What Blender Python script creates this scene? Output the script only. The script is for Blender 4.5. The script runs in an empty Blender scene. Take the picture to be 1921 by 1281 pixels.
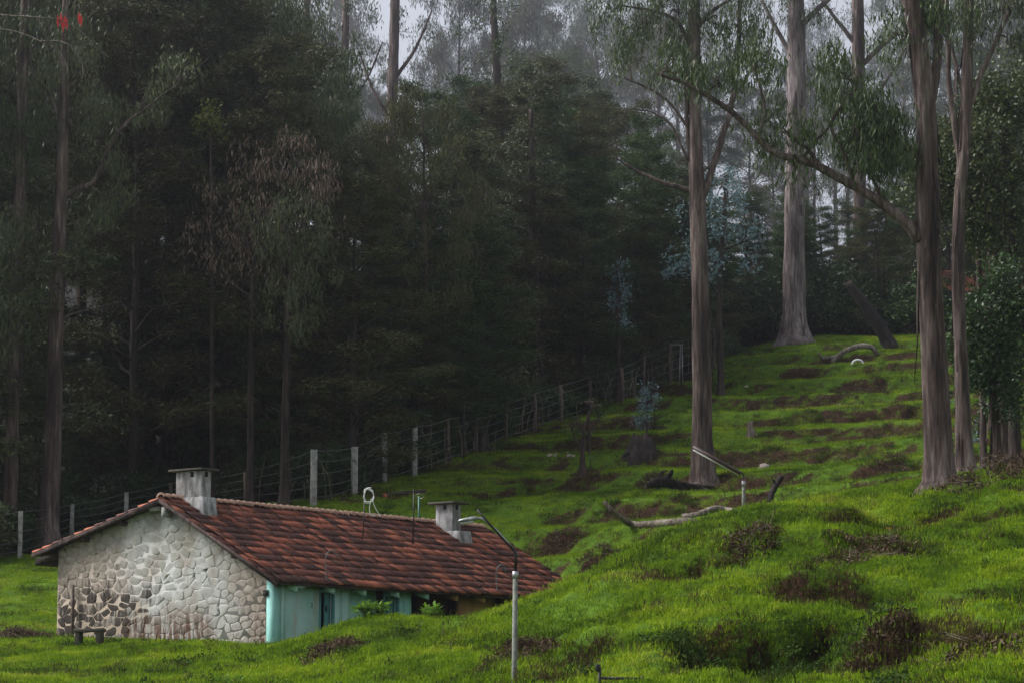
import bpy, math, random
import numpy as np
from mathutils import Vector, Matrix

# ------------------------------------------------------------------ camera, sky, sun, exposure
SC = bpy.context.scene
COL = SC.collection
F_PX = 5336.0
PITCH = math.atan(739.5 / F_PX)
cd = bpy.data.cameras.new('camera')
cd.sensor_width = 36.0
cd.lens = F_PX / 1921.0 * 36.0
cd.clip_start = 0.5
cd.clip_end = 6000.0
cam = bpy.data.objects.new('camera', cd)
COL.objects.link(cam)
cam.location = (0, 0, 0)
cam.rotation_euler = (math.pi / 2 + PITCH, 0, 0)
SC.camera = cam

SUN_EL, SUN_AZ = math.radians(45), math.radians(280)      # azimuth clockwise from +Y
SUN_STRENGTH, SKY_STRENGTH, EXPOSURE = 1.5, 0.055, 2.0
W = bpy.data.worlds.new('World')
SC.world = W
W.use_nodes = True
nt = W.node_tree
bg = nt.nodes['Background']
sky = nt.nodes.new('ShaderNodeTexSky')
sky.sky_type = 'NISHITA'
sky.sun_disc = False
sky.sun_elevation = SUN_EL
sky.sun_rotation = SUN_AZ
sky.altitude = 2000
sky.air_density = 1.0
sky.dust_density = 6.0
sky.ozone_density = 1.0
hs = nt.nodes.new('ShaderNodeHueSaturation')                # overcast: the sky is nearly grey all round
hs.inputs['Saturation'].default_value = 0.28
nt.links.new(sky.outputs[0], hs.inputs['Color'])
nt.links.new(hs.outputs[0], bg.inputs['Color'])
bg.inputs['Strength'].default_value = SKY_STRENGTH
sd = bpy.data.lights.new('sun', 'SUN')
sd.energy = SUN_STRENGTH
sd.angle = math.radians(28)
sd.color = (1.0, 0.97, 0.93)
sun = bpy.data.objects.new('sun', sd)
COL.objects.link(sun)
_d = Vector((math.sin(SUN_AZ) * math.cos(SUN_EL), math.cos(SUN_AZ) * math.cos(SUN_EL), math.sin(SUN_EL)))
sun.rotation_euler = _d.to_track_quat('Z', 'Y').to_euler()
vs = SC.view_settings
vs.view_transform = 'Standard'
vs.look = 'None'
vs.gamma = 1.0
vs.use_curve_mapping = False
vs.exposure = EXPOSURE
SC.cycles.use_denoising = True
SC.cycles.max_bounces = 6
SC.cycles.diffuse_bounces = 3
SC.cycles.transmission_bounces = 3
SC.cycles.volume_bounces = 0
SC.cycles.transparent_max_bounces = 4

# ------------------------------------------------------------------ photograph pixel -> place
CP, SP = math.cos(PITCH), math.sin(PITCH)


def ray(px, py):
    u = (px - 960.5) / F_PX
    v = (640.5 - py) / F_PX
    return np.array([u, CP - v * SP, SP + v * CP])


def at(px, py, Y):
    r = ray(px, py)
    return r * (Y / r[1])


def el(py):
    v = (640.5 - py) / F_PX
    return (SP + v * CP) / (CP - v * SP)


def mpp(Y):
    return Y / F_PX                       # metres per photograph pixel at depth Y


# ------------------------------------------------------------------ noise
_NT = np.random.default_rng(5).random((256, 256))


def vnoise(x, y, off=0):
    x = np.asarray(x, float) + off * 17.3
    y = np.asarray(y, float) + off * 9.7
    xi = np.floor(x).astype(int)
    yi = np.floor(y).astype(int)
    fx = x - xi
    fy = y - yi
    fx = fx * fx * (3 - 2 * fx)
    fy = fy * fy * (3 - 2 * fy)
    g = lambda i, j: _NT[i & 255, j & 255]
    return (g(xi, yi) * (1 - fx) + g(xi + 1, yi) * fx) * (1 - fy) + (g(xi, yi + 1) * (1 - fx) + g(xi + 1, yi + 1) * fx) * fy


def fbm(x, y, o=4, off=0):
    s, a, t = 0, 1, 0
    for k in range(o):
        s = s + a * vnoise(x * 2 ** k, y * 2 ** k, off + k)
        t += a
        a *= .5
    return s / t


def sstep(a, b, x):
    t = np.clip((x - a) / (b - a), 0, 1)
    return t * t * (3 - 2 * t)


# ------------------------------------------------------------------ terrain height
COLS = {   # photograph column: (depth, row at which the ground is seen there)
    -700: [(20, 1500), (45, 1330), (58, 1281), (75, 1205), (98, 1060), (115, 960), (135, 880), (160, 790), (190, 690), (240, 600), (400, 545), (800, 525), (3000, 520)],
    0: [(20, 1480), (45, 1325), (58, 1281), (70, 1222), (75, 1200), (84, 1135), (97, 1052), (105, 1005), (115, 950), (135, 865), (160, 770), (190, 680), (240, 590), (400, 545), (800, 525), (3000, 520)],
    300: [(20, 1480), (45, 1325), (57, 1281), (64, 1240), (70, 1212), (76, 1198), (84, 1130), (96, 1040), (104, 975), (115, 925), (135, 850), (160, 760), (190, 670), (240, 585), (400, 545), (800, 525), (3000, 520)],
    500: [(20, 1480), (44, 1325), (55, 1281), (62, 1242), (68, 1216), (72, 1211), (78, 1190), (86, 1110), (94, 1030), (102, 955), (115, 900), (135, 830), (160, 745), (190, 660), (240, 580), (400, 545), (800, 525), (3000, 520)],
    600: [(20, 1480), (43, 1325), (53, 1281), (59, 1235), (65, 1190), (69, 1208), (73, 1214), (80, 1190), (88, 1100), (95, 1020), (102, 948), (115, 890), (135, 815), (160, 735), (190, 655), (240, 580), (400, 545), (800, 525), (3000, 520)],
    680: [(20, 1480), (42, 1325), (51, 1281), (57, 1225), (64, 1157), (69, 1200), (75, 1214), (82, 1180), (90, 1080), (97, 990), (103, 925), (115, 870), (135, 795), (160, 720), (190, 645), (240, 578), (400, 545), (800, 525), (3000, 520)],
    870: [(20, 1480), (40, 1330), (48, 1281), (55, 1200), (62, 1152), (68, 1190), (76, 1208), (84, 1170), (92, 1065), (99, 965), (106, 900), (115, 845), (125, 800), (140, 745), (160, 690), (190, 635), (240, 575), (400, 545), (800, 525), (3000, 520)],
    1065: [(20, 1480), (38, 1335), (44, 1281), (46, 1235), (49, 1195), (52.5, 1172), (56, 1134), (59, 1114), (62, 1120), (66, 1140), (75, 1160), (82, 1100), (90, 1030), (98, 950), (106, 885), (115, 830), (125, 780), (140, 715), (160, 670), (190, 625), (240, 575), (400, 545), (800, 525), (3000, 520)],
    1200: [(20, 1480), (36, 1335), (41, 1281), (42.5, 1230), (46, 1200), (48, 1145), (51.5, 1118), (54, 1055), (57, 1024), (60, 1028), (65, 1062), (74, 1080), (82, 1040), (90, 985), (98, 915), (106, 860), (115, 810), (125, 760), (140, 695), (160, 655), (190, 620), (240, 575), (400, 545), (800, 525), (3000, 520)],
    1320: [(20, 1480), (34, 1335), (39, 1281), (40.5, 1240), (44, 1203), (45.5, 1150), (49, 1124), (50.5, 1078), (53.5, 1055), (55, 988), (57, 964), (60.5, 968), (65, 1003), (74, 1015), (83, 985), (91, 950), (98, 912), (106, 860), (115, 805), (125, 755), (138, 695), (145, 672), (160, 645), (190, 615), (240, 575), (400, 545), (800, 525), (3000, 520)],
    1500: [(20, 1480), (33, 1335), (37.5, 1281), (39, 1235), (42.5, 1205), (43.8, 1140), (47.5, 1116), (49, 1082), (52.8, 1055), (54.2, 985), (56.5, 938), (60.5, 936), (66, 958), (74, 960), (84, 945), (91, 918), (98, 888), (106, 845), (115, 798), (125, 745), (135, 690), (143, 650), (160, 622), (190, 600), (240, 570), (400, 545), (800, 525), (3000, 520)],
    1765: [(20, 1480), (33, 1335), (37, 1281), (38.6, 1235), (42, 1200), (43.4, 1140), (47, 1112), (48.6, 1078), (52.5, 1050), (54.4, 985), (58, 952), (62, 908), (68, 900), (78, 905), (88, 885), (97, 848), (106, 800), (115, 765), (125, 715), (135, 665), (145, 635), (160, 610), (190, 590), (240, 565), (400, 545), (800, 525), (3000, 520)],
    1921: [(20, 1480), (33, 1335), (37, 1281), (38.6, 1230), (42, 1190), (43.4, 1130), (47, 1100), (48.6, 1065), (52.5, 1035), (54.4, 970), (58, 930), (62, 893), (68, 884), (78, 880), (88, 860), (97, 830), (106, 790), (115, 750), (125, 705), (135, 660), (145, 630), (160, 605), (190, 588), (240, 565), (400, 545), (800, 525), (3000, 520)],
    2700: [(20, 1480), (33, 1335), (37, 1281), (46, 1090), (54, 950), (62, 880), (68, 870), (78, 860), (88, 845), (97, 820), (106, 785), (115, 745), (125, 700), (135, 660), (145, 630), (160, 605), (190, 588), (240, 565), (400, 545), (800, 525), (3000, 520)],
}
_U = np.arange(-700, 2701, 20.0)
_Y = np.concatenate([np.arange(20, 170, .5), np.geomspace(170, 3000, 140)])


def _gblur(a, s, ax):
    r = int(s * 3) + 1
    k = np.exp(-.5 * (np.arange(-r, r + 1) / s) ** 2)
    k /= k.sum()
    pad = [(0, 0), (0, 0)]
    pad[ax] = (r, r)
    ap = np.pad(a, pad, mode='edge')
    return np.apply_along_axis(lambda v: np.convolve(v, k, 'valid'), ax, ap)


def _build_table():
    us = sorted(COLS)
    tab = []
    for u in us:
        c = COLS[u]
        ys = [q[0] for q in c]
        es = [el(q[1]) for q in c]
        tab.append(np.interp(_Y, ys, es))
    tab = np.array(tab)
    out = np.empty((len(_U), len(_Y)))
    for j in range(len(_Y)):
        out[:, j] = np.interp(_U, us, tab[:, j])
    out = _gblur(out, 1.6, 0)
    out[:, :300] = _gblur(out, 1.3, 1)[:, :300]
    return out


_TAB = _build_table()
# scars, hollows, tussock banks: (px, py, depth, radius x m, radius y m, height m, soil)
PATCH = []
CUTS = []      # small eroded banks: (x, y of the lip, half width, drop, run-out)


def base_h(X, Y):
    X = np.asarray(X, float)
    Y = np.asarray(Y, float)
    Yc = np.clip(Y, 20, 2999)
    u = np.clip(960.5 + F_PX * X / np.maximum(Yc, 34), -700, 2699)
    ui = (u + 700) / 20
    i0 = np.minimum(ui.astype(int), len(_U) - 2)
    fu = ui - i0
    jf = np.interp(Yc, _Y, np.arange(len(_Y)))
    j0 = np.minimum(jf.astype(int), len(_Y) - 2)
    fj = jf - j0
    e = (_TAB[i0, j0] * (1 - fu) + _TAB[i0 + 1, j0] * fu) * (1 - fj) + (_TAB[i0, j0 + 1] * (1 - fu) + _TAB[i0 + 1, j0 + 1] * fu) * fj
    z = e * np.minimum(Yc, 1050)
    z = np.where(Y < 20, np.minimum(z, -1.7), z)
    return z, u


def H(X, Y, full=False):
    X = np.asarray(X, float)
    Y = np.asarray(Y, float)
    z, u = base_h(X, Y)
    # terraces on the upper lawn and, weaker, on the near mound
    m1 = sstep(78, 88, Y) * (1 - sstep(138, 150, Y)) * sstep(700, 1150, u)
    m2 = sstep(1050, 1300, u) * sstep(38, 43, Y) * (1 - sstep(54, 60, Y))
    wob = (fbm(X * .09, Y * .09, 2, 3) - .5) * .75 + (fbm(X * .6, Y * .6, 2, 8) - .5) * .22
    st = 1.35
    t = z / st + wob
    fr = t - np.floor(t)
    tr = np.where(fr < .78, fr * .46, .78 * .46 + (fr - .78) / .22 * (1 - .78 * .46))
    dz = st * (tr - fr)
    bankpos = sstep(.75, .81, fr) * (1 - sstep(.96, 1.0, fr))
    gap = sstep(.34, .55, fbm(X * .14, Y * .3, 3, 21))
    mm = np.maximum(m1 * (.9 + .1 * gap), m2 * .45 * gap)
    z = z + dz * mm
    soil = bankpos * mm * (.30 + .70 * sstep(.42, .62, fbm(X * .22, Y * .9, 4, 31))) * (.40 + .60 * sstep(.38, .6, fbm(X * 2.6, Y * 2.6, 3, 67)))
    near = sstep(30, 36, Y) * (1 - sstep(150, 170, Y))
    mnd = (1 - sstep(62, 72, Y)) * sstep(560, 900, u)
    bump = (fbm(X * .32, Y * .32, 4, 12) - .5) * (.42 + .5 * mnd) + (fbm(X * 1.5, Y * 1.5, 3, 14) - .5) * (.16 + .14 * mnd)
    z = z + bump * (.35 + .65 * near) * (1 - .5 * m1)
    rg_ = np.abs(fbm(X * .75, Y * .75, 3, 33) - .5) * 2
    z = z - mnd * near * np.maximum(.5 - rg_, 0) ** 1.5 * .45
    far = sstep(170, 300, Y)
    z = z + far * (fbm(X * .01, Y * .01, 3, 40) - .5) * 16
    for (cx, cy, rx, ry, hh, so) in PATCH:
        dx = (X - cx) / rx
        dy = (Y - cy) / ry
        w = np.clip(1 - np.sqrt(dx * dx + dy * dy) * (.75 + .5 * fbm(X * 1.1, Y * 1.1, 3, 55)), 0, 1)
        w = w * w * (3 - 2 * w)
        z = z + hh * w
        soil = np.maximum(soil, so * sstep(.05, .55, w) * (.15 + .85 * sstep(.40, .62, fbm(X * 2.4, Y * 2.4, 4, 66))))
    for (cx, cy, hw_, dep, ln) in CUTS:
        edge = cy + (fbm(X * .9 + 3, Y * .0 + cx, 3, 71) - .5) * 1.3 * min(1, hw_) + .25 * ((X - cx) / hw_) ** 2 * min(1.2, hw_)
        s_ = edge - Y
        lat = 1 - sstep(.55, 1.05, np.abs(X - cx) / hw_ + (fbm(X * 1.3, Y * 1.3, 2, 73) - .5) * .35)
        w = sstep(-.12, .30, s_) * np.exp(-np.maximum(s_ - .3, 0) / ln) * lat
        z = z - dep * w * (.8 + .4 * fbm(X * 1.8, Y * 1.8, 3, 74))
        band = sstep(-.15, .1, s_) * (1 - sstep(.45, .55 + .7 * ln, s_)) * lat
        soil = np.maximum(soil, band * (.30 + .70 * sstep(.38, .58, fbm(X * 2.4, Y * 2.4, 4, 75))))
    if full:
        return z, soil, u
    return z


def gp(px, py, ymin=30.0, ymax=400.0):
    """where the line of sight through a photograph pixel meets the ground beyond ymin"""
    r = ray(px, py)
    def hits(ys):
        P = r[None, :] * (ys / r[1])[:, None]
        d = H(P[:, 0], P[:, 1]) - P[:, 2]
        k = np.where((d[1:] > 0) & (d[:-1] <= 0))[0]
        return P, (k[0] + 1 if len(k) else int(np.argmin(np.abs(d))))
    ys = np.arange(ymin, min(ymax, 200), .4)
    P, i = hits(ys)
    P, i = hits(np.arange(ys[max(i - 1, 0)], ys[i] + .06, .04))
    return np.array([P[i, 0], P[i, 1], float(H(P[i, 0], P[i, 1]))])


def near_ground(px, Y):
    X = (px - 960.5) / F_PX * Y
    return np.array([X, Y, float(H(X, Y))])


_pl = []
for (px, py, ymin, rx, ry, hh, so) in [
    (625, 1222, 45, .75, 1.3, .18, 1.0), (975, 1232, 40, .85, 1.2, .12, 1.0), (1640, 1000, 40, 1.3, 1.6, -.5, 1.0), (1660, 1035, 40, 1.5, .7, .10, .9),
    (1410, 1005, 40, .7, 1.1, .12, .9), (1450, 1195, 34, 1.7, 2.2, -1.2, .8), (1340, 1215, 34, 1.0, 1.5, -.6, .6), (1655, 1215, 34, .8, 1.2, .22, .8), (1850, 1215, 34, 1.0, 1.2, .25, .8),
    (1540, 965, 45, .7, .8, -.12, .8), (1760, 965, 45, .9, .8, -.1, .7), (1840, 970, 45, .6, .7, -.1, .8), (1870, 925, 50, 1.3, .7, 0, .7),
    (1720, 1165, 36, 1.1, .6, .1, .6), (1060, 1270, 36, .8, .6, 0, .7), (40, 1193, 60, 1.3, 1.2, .12, 1.0), (110, 1250, 50, .5, .5, 0, .5),
    (880, 880, 85, 3.2, 3.0, 0, .75), (1060, 850, 85, 2.2, 2.2, 0, .7), (930, 930, 85, 2.2, 1.3, -.1, .7), (1040, 1008, 70, 1.6, 1.0, -.15, .9), (1125, 1050, 70, 1.0, 1.0, .1, .8),
    (1640, 780, 80, 3.2, 2.6, -.35, 1.0), (1600, 735, 80, 2.8, 2.0, -.1, .9), (1500, 700, 80, 1.8, 1.1, -.35, 1.0), (1670, 880, 70, 1.4, 1.3, .15, .9), (1660, 620, 110, 3.5, 5, 0, .8),
    (1100, 890, 80, 1.0, 1.0, 0, .7), (700, 930, 85, 2.4, 2.4, 0, .7), (1850, 800, 75, 4.5, 8, 0, .55), (1360, 920, 80, 2.2, .8, .05, .55), (1480, 1085, 36, 1.6, .5, .06, .35),
    (760, 1245, 40, .5, .5, .06, .4), (1240, 1120, 40, .6, .6, .05, .4), (1180, 1090, 40, .4, .5, .05, .4), (210, 1265, 45, .5, .6, .05, .4), (350, 1250, 45, .4, .5, .05, .35),
]:
    P = gp(px, py, ymin)
    _pl.append((P[0], P[1], rx, ry, hh, so))
_cl = []
for (px, py, ymin, hw_, dep, ln) in [
    (1450, 1148, 36, 1.75, 1.5, 2.6), (1330, 1180, 36, .9, .8, 1.6), (1620, 968, 44, 1.25, .65, 1.0), (1410, 992, 44, .5, .3, .6), (1665, 1195, 34, .45, .5, .8), (1865, 1180, 34, .8, .6, 1.0),
    (1765, 1160, 36, .5, .3, .7), (1760, 958, 44, .6, .3, .6), (1845, 962, 44, .5, .3, .6), (625, 1208, 45, .7, .4, .9), (975, 1208, 42, .8, .35, .9), (1180, 1150, 38, .8, .3, .8), (1080, 1215, 38, .7, .3, .8),
    (1640, 772, 85, 2.6, .8, 1.6), (1600, 722, 95, 2.2, .6, 1.4), (1500, 690, 105, 1.6, .5, 1.0), (1670, 868, 80, 1.5, .5, 1.0), (1050, 1000, 75, 1.8, .5, 1.0), (1120, 1042, 72, 1.0, .4, .8), (950, 918, 85, 1.8, .4, 1.0), (40, 1180, 62, 1.4, .35, .8), (1560, 1085, 40, 1.6, .35, .9), (1250, 1065, 42, .9, .25, .7)]:
    P = gp(px, py, ymin)
    _cl.append((P[0], P[1], hw_, dep, ln))
PATCH = _pl
CUTS = _cl

# ------------------------------------------------------------------ materials
MATS = {}


def mat(name):
    m = bpy.data.materials.new(name)
    m.use_nodes = True
    MATS[name] = m
    return m, m.node_tree.nodes, m.node_tree.links, m.node_tree.nodes['Principled BSDF']


def N(nd, t, **k):
    n = nd.new(t)
    for a, b in k.items():
        if a.startswith('i_'):
            n.inputs[a[2:].replace('_', ' ')].default_value = b
        else:
            setattr(n, a, b)
    return n


def ramp(nd, pts, interp='LINEAR'):
    r = nd.new('ShaderNodeValToRGB')
    r.color_ramp.interpolation = interp
    e = r.color_ramp.elements
    while len(e) < len(pts):
        e.new(.5)
    for q, (p, c) in zip(e, pts):
        q.position = p
        q.color = (c[0], c[1], c[2], 1) if not isinstance(c, float) else (c, c, c, 1)
    return r


def noise(nd, lk, scale, detail=4, rough=.55, coord=None, vec=None, sc=None):
    n = N(nd, 'ShaderNodeTexNoise', i_Scale=scale, i_Detail=detail, i_Roughness=rough)
    if vec is None:
        if coord == 'World':
            g = nd.new('ShaderNodeNewGeometry')
            vec = g.outputs['Position']
        else:
            g = nd.new('ShaderNodeTexCoord')
            vec = g.outputs[coord or 'Object']
    if sc is not None:
        mp = nd.new('ShaderNodeMapping')
        mp.inputs['Scale'].default_value = sc
        lk.new(vec, mp.inputs['Vector'])
        vec = mp.outputs[0]
    lk.new(vec, n.inputs['Vector'])
    return n


def mixc(nd, lk, fac, a, b, mode='MIX'):
    m = nd.new('ShaderNodeMix')
    m.data_type = 'RGBA'
    m.blend_type = mode
    for v, i in ((fac, 0), (a, 6), (b, 7)):
        if hasattr(v, 'is_output'):
            lk.new(v, m.inputs[i])
        elif i == 0:
            m.inputs[0].default_value = v
        else:
            m.inputs[i].default_value = (v[0], v[1], v[2], 1)
    return m.outputs[2]


def math_(nd, lk, op, a, b=None, clamp=False):
    m = nd.new('ShaderNodeMath')
    m.operation = op
    m.use_clamp = clamp
    for i, v in enumerate((a, b)):
        if v is None:
            continue
        if hasattr(v, 'is_output'):
            lk.new(v, m.inputs[i])
        else:
            m.inputs[i].default_value = v
    return m.outputs[0]


def bump(nd, lk, h, bsdf, strength=.5, dist=.05):
    b = N(nd, 'ShaderNodeBump', i_Strength=strength, i_Distance=dist)
    lk.new(h, b.inputs['Height'])
    lk.new(b.outputs[0], bsdf.inputs['Normal'])


def simple(name, c, rough=.6, c2=None, scale=6, metal=0, bstr=.0):
    m, nd, lk, p = mat(name)
    p.inputs['Roughness'].default_value = rough
    p.inputs['Metallic'].default_value = metal
    n = noise(nd, lk, scale, 5, .6)
    c2 = c2 or tuple(x * .55 for x in c)
    r = ramp(nd, [(.35, c2), (.65, c)])
    lk.new(n.outputs[0], r.inputs[0])
    lk.new(r.outputs[0], p.inputs['Base Color'])
    if bstr:
        bump(nd, lk, n.outputs[0], p, bstr, .02)
    return m


def leafmat(name, cols, rough=.55, trans=.22, clump=.35, spec=.35):
    """cols: ramp over leaf-to-leaf chance; clump noise shifts whole sprays between young and old growth"""
    m, nd, lk, p = mat(name)
    g = nd.new('ShaderNodeNewGeometry')
    oi = nd.new('ShaderNodeObjectInfo')
    n = noise(nd, lk, clump, 3, .6)
    s = math_(nd, lk, 'MULTIPLY', g.outputs['Random Per Island'], .45)
    s = math_(nd, lk, 'ADD', s, math_(nd, lk, 'MULTIPLY', n.outputs[0], .75))
    s = math_(nd, lk, 'ADD', s, math_(nd, lk, 'MULTIPLY', oi.outputs['Random'], .25))
    s = math_(nd, lk, 'SUBTRACT', s, .22)
    k = len(cols)
    r = ramp(nd, [(i / (k - 1), c) for i, c in enumerate(cols)])
    lk.new(s, r.inputs[0])
    lk.new(r.outputs[0], p.inputs['Base Color'])
    p.inputs['Roughness'].default_value = rough
    p.inputs['Specular IOR Level'].default_value = spec
    t = nd.new('ShaderNodeBsdfTranslucent')
    lk.new(r.outputs[0], t.inputs[0])
    mx = nd.new('ShaderNodeMixShader')
    mx.inputs[0].default_value = trans
    lk.new(p.outputs[0], mx.inputs[1])
    lk.new(t.outputs[0], mx.inputs[2])
    lk.new(mx.outputs[0], nd['Material Output'].inputs[0])
    return m


def barkmat(name, cols, sc=(3.2, 3.2, .28), bstr=.8):
    m, nd, lk, p = mat(name)
    n1 = noise(nd, lk, 3.4, 7, .68, sc=sc)
    n2 = noise(nd, lk, 1.0, 4, .6, sc=(1, 1, .25))
    s = math_(nd, lk, 'ADD', math_(nd, lk, 'MULTIPLY', n1.outputs[0], 1.25), math_(nd, lk, 'MULTIPLY', n2.outputs[0], 1.1))
    s = math_(nd, lk, 'SUBTRACT', s, .68)
    k = len(cols)
    r = ramp(nd, [(.25 + .5 * i / (k - 1), c) for i, c in enumerate(cols)])
    lk.new(s, r.inputs[0])
    lk.new(r.outputs[0], p.inputs['Base Color'])
    p.inputs['Roughness'].default_value = .85
    p.inputs['Specular IOR Level'].default_value = .2
    bump(nd, lk, n1.outputs[0], p, 1.0, .10)
    return m


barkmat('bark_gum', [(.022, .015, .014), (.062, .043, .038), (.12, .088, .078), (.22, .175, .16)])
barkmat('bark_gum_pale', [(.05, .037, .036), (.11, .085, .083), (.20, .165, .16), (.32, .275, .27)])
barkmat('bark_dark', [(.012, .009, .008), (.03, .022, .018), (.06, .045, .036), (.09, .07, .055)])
barkmat('bark_brown', [(.018, .012, .011), (.045, .030, .027), (.08, .054, .048), (.12, .085, .075)])
barkmat('dead_wood', [(.03, .024, .02), (.10, .08, .065), (.19, .155, .13), (.30, .26, .22)])
barkmat('charred_wood', [(.008, .007, .007), (.018, .014, .013), (.035, .028, .024), (.07, .055, .045)])
leafmat('leaf_gum', [(0.0180, 0.0300, 0.0100), (0.0360, 0.0580, 0.0160), (0.0660, 0.0980, 0.0260), (0.1100, 0.1450, 0.0420)], .45, .2, .5)
leafmat('leaf_gum_dark', [(0.0180, 0.0270, 0.0105), (0.0390, 0.0540, 0.0180), (0.0750, 0.0930, 0.0300), (0.1425, 0.1575, 0.0600)], .5, .15, .5)
leafmat('leaf_wattle', [(0.0135, 0.0270, 0.0105), (0.0270, 0.0540, 0.0150), (0.0510, 0.0900, 0.0225), (0.0990, 0.1380, 0.0330)], .65, .15, .4, .2)
leafmat('leaf_wattle_brown', [(0.0240, 0.0255, 0.0120), (0.0480, 0.0510, 0.0195), (0.0810, 0.0840, 0.0285), (0.1290, 0.1275, 0.0420)], .7, .15, .4, .2)
leafmat('leaf_shrub', [(0.0108, 0.0240, 0.0096), (0.0204, 0.0432, 0.0120), (0.0336, 0.0696, 0.0168), (0.0540, 0.1020, 0.0240)], .5, .2, .6)
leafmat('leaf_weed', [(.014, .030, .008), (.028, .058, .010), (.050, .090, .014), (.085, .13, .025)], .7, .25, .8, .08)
leafmat('leaf_bright', [(.06, .13, .014), (.10, .21, .018), (.15, .28, .025), (.20, .34, .035)], .45, .3, 1.0)
leafmat('leaf_yellow', [(.05, .06, .01), (.09, .105, .014), (.13, .15, .02), (.17, .19, .03)], .5, .25, 1.0)
leafmat('leaf_olive', [(0.0260, 0.0390, 0.0130), (0.0468, 0.0650, 0.0195), (0.0780, 0.0962, 0.0286), (0.1235, 0.1365, 0.0442)], .45, .2, .7)
leafmat('leaf_blue', [(.05, .09, .10), (.09, .15, .165), (.14, .22, .235), (.20, .30, .31)], .5, .2, .9)
leafmat('leaf_dead', [(.05, .03, .022), (.10, .062, .045), (.16, .11, .085), (.24, .18, .15)], .7, .15, .8)
leafmat('leaf_red', [(.25, .012, .012), (.42, .02, .02), (.5, .03, .025), (.55, .05, .04)], .5, .3, 1)
leafmat('brush', [(.016, .010, .007), (.042, .025, .016), (.095, .062, .038), (.21, .155, .10)], .8, .1, 2.0, .15)
simple('concrete', (.34, .33, .31), .85, (.15, .145, .135), 5, bstr=.2)
simple('old_wood_post', (.12, .085, .065), .85, (.04, .03, .024), 7, bstr=.3)
simple('wire_metal', (.13, .13, .135), .5, (.08, .08, .08), 4, .2)
simple('dark_metal', (.02, .018, .018), .5, (.010, .009, .009), 6, .3)
simple('pale_stick', (.20, .16, .115), .8, (.07, .055, .04), 5)
simple('white_plastic', (.78, .78, .76), .4, (.60, .60, .58), 8)
simple('lamp_glass', (.45, .46, .46), .25, (.35, .36, .36), 5)
simple('lamp_alloy', (.42, .42, .43), .4, (.22, .22, .22), 9, .6)
simple('lamp_brown', (.06, .030, .026), .5, (.03, .016, .014), 6)
simple('tube_white', (.70, .70, .66), .4, (.55, .55, .50), 9)
simple('post_paint', (.19, .205, .17), .75, (.085, .095, .075), 9, bstr=.2)
simple('green_pipe', (.02, .14, .09), .5, (.012, .07, .05), 6)
simple('orange_cloth', (.5, .09, .04), .7, (.3, .05, .03), 5)
simple('stone_pale', (.42, .36, .31), .9, (.2, .16, .13), 4, bstr=.4)
simple('petal_yellow', (.75, .42, .02), .5, (.6, .28, .01), 8)
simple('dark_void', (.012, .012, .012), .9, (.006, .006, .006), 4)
simple('red_wall', (.085, .045, .045), .85, (.05, .03, .03), 3)
simple('roof_orange', (.26, .07, .04), .8, (.13, .035, .022), 5)

# ground
m, nd, lk, p = mat('ground')
at_ = nd.new('ShaderNodeAttribute')
at_.attribute_name = 'soil'
n1 = noise(nd, lk, 1.2, 6, .65, 'World')
n2 = noise(nd, lk, 9.0, 5, .6, 'World')
n3 = noise(nd, lk, .25, 3, .5, 'World')
gcol = ramp(nd, [(.3, (.040, .085, .007)), (.5, (.078, .155, .008)), (.7, (.13, .23, .010))])
lk.new(n1.outputs[0], gcol.inputs[0])
gcol2 = mixc(nd, lk, math_(nd, lk, 'MULTIPLY', n2.outputs[0], .7), gcol.outputs[0], (.025, .045, .008))
scol = ramp(nd, [(.3, (.014, .009, .006)), (.5, (.036, .020, .012)), (.7, (.080, .040, .024))])
lk.new(n2.outputs[0], scol.inputs[0])
sm = math_(nd, lk, 'ADD', at_.outputs['Fac'], math_(nd, lk, 'MULTIPLY', math_(nd, lk, 'SUBTRACT', n2.outputs[0], .5), .9))
sr = ramp(nd, [(.25, 0.0), (.5, 1.0)])
lk.new(sm, sr.inputs[0])
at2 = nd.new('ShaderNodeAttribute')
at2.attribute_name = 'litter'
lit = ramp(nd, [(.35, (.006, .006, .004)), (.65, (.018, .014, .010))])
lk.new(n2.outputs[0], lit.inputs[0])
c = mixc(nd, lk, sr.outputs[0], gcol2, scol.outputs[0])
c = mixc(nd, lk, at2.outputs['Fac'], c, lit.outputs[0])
lk.new(c, p.inputs['Base Color'])
p.inputs['Roughness'].default_value = .95
p.inputs['Specular IOR Level'].default_value = .1
bump(nd, lk, n2.outputs[0], p, .9, .08)

# grass blades
def grassmat(name, cols, seedy):
    m, nd, lk, p = mat(name)
    oi = nd.new('ShaderNodeObjectInfo')
    g = nd.new('ShaderNodeNewGeometry')
    n1 = noise(nd, lk, .38, 8, .76, 'World')
    s = math_(nd, lk, 'ADD', math_(nd, lk, 'MULTIPLY', n1.outputs[0], 3.0), math_(nd, lk, 'MULTIPLY', oi.outputs['Random'], .22))
    s = math_(nd, lk, 'ADD', s, math_(nd, lk, 'MULTIPLY', g.outputs['Random Per Island'], .2))
    s = math_(nd, lk, 'SUBTRACT', s, 1.25)
    r = ramp(nd, [(i / (len(cols) - 1), c) for i, c in enumerate(cols)])
    lk.new(s, r.inputs[0])
    lk.new(r.outputs[0], p.inputs['Base Color'])
    p.inputs['Roughness'].default_value = .55
    p.inputs['Specular IOR Level'].default_value = .06
    t = nd.new('ShaderNodeBsdfTranslucent')
    lk.new(r.outputs[0], t.inputs[0])
    mx = nd.new('ShaderNodeMixShader')
    mx.inputs[0].default_value = .42
    lk.new(p.outputs[0], mx.inputs[1])
    lk.new(t.outputs[0], mx.inputs[2])
    lk.new(mx.outputs[0], nd['Material Output'].inputs[0])


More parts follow.
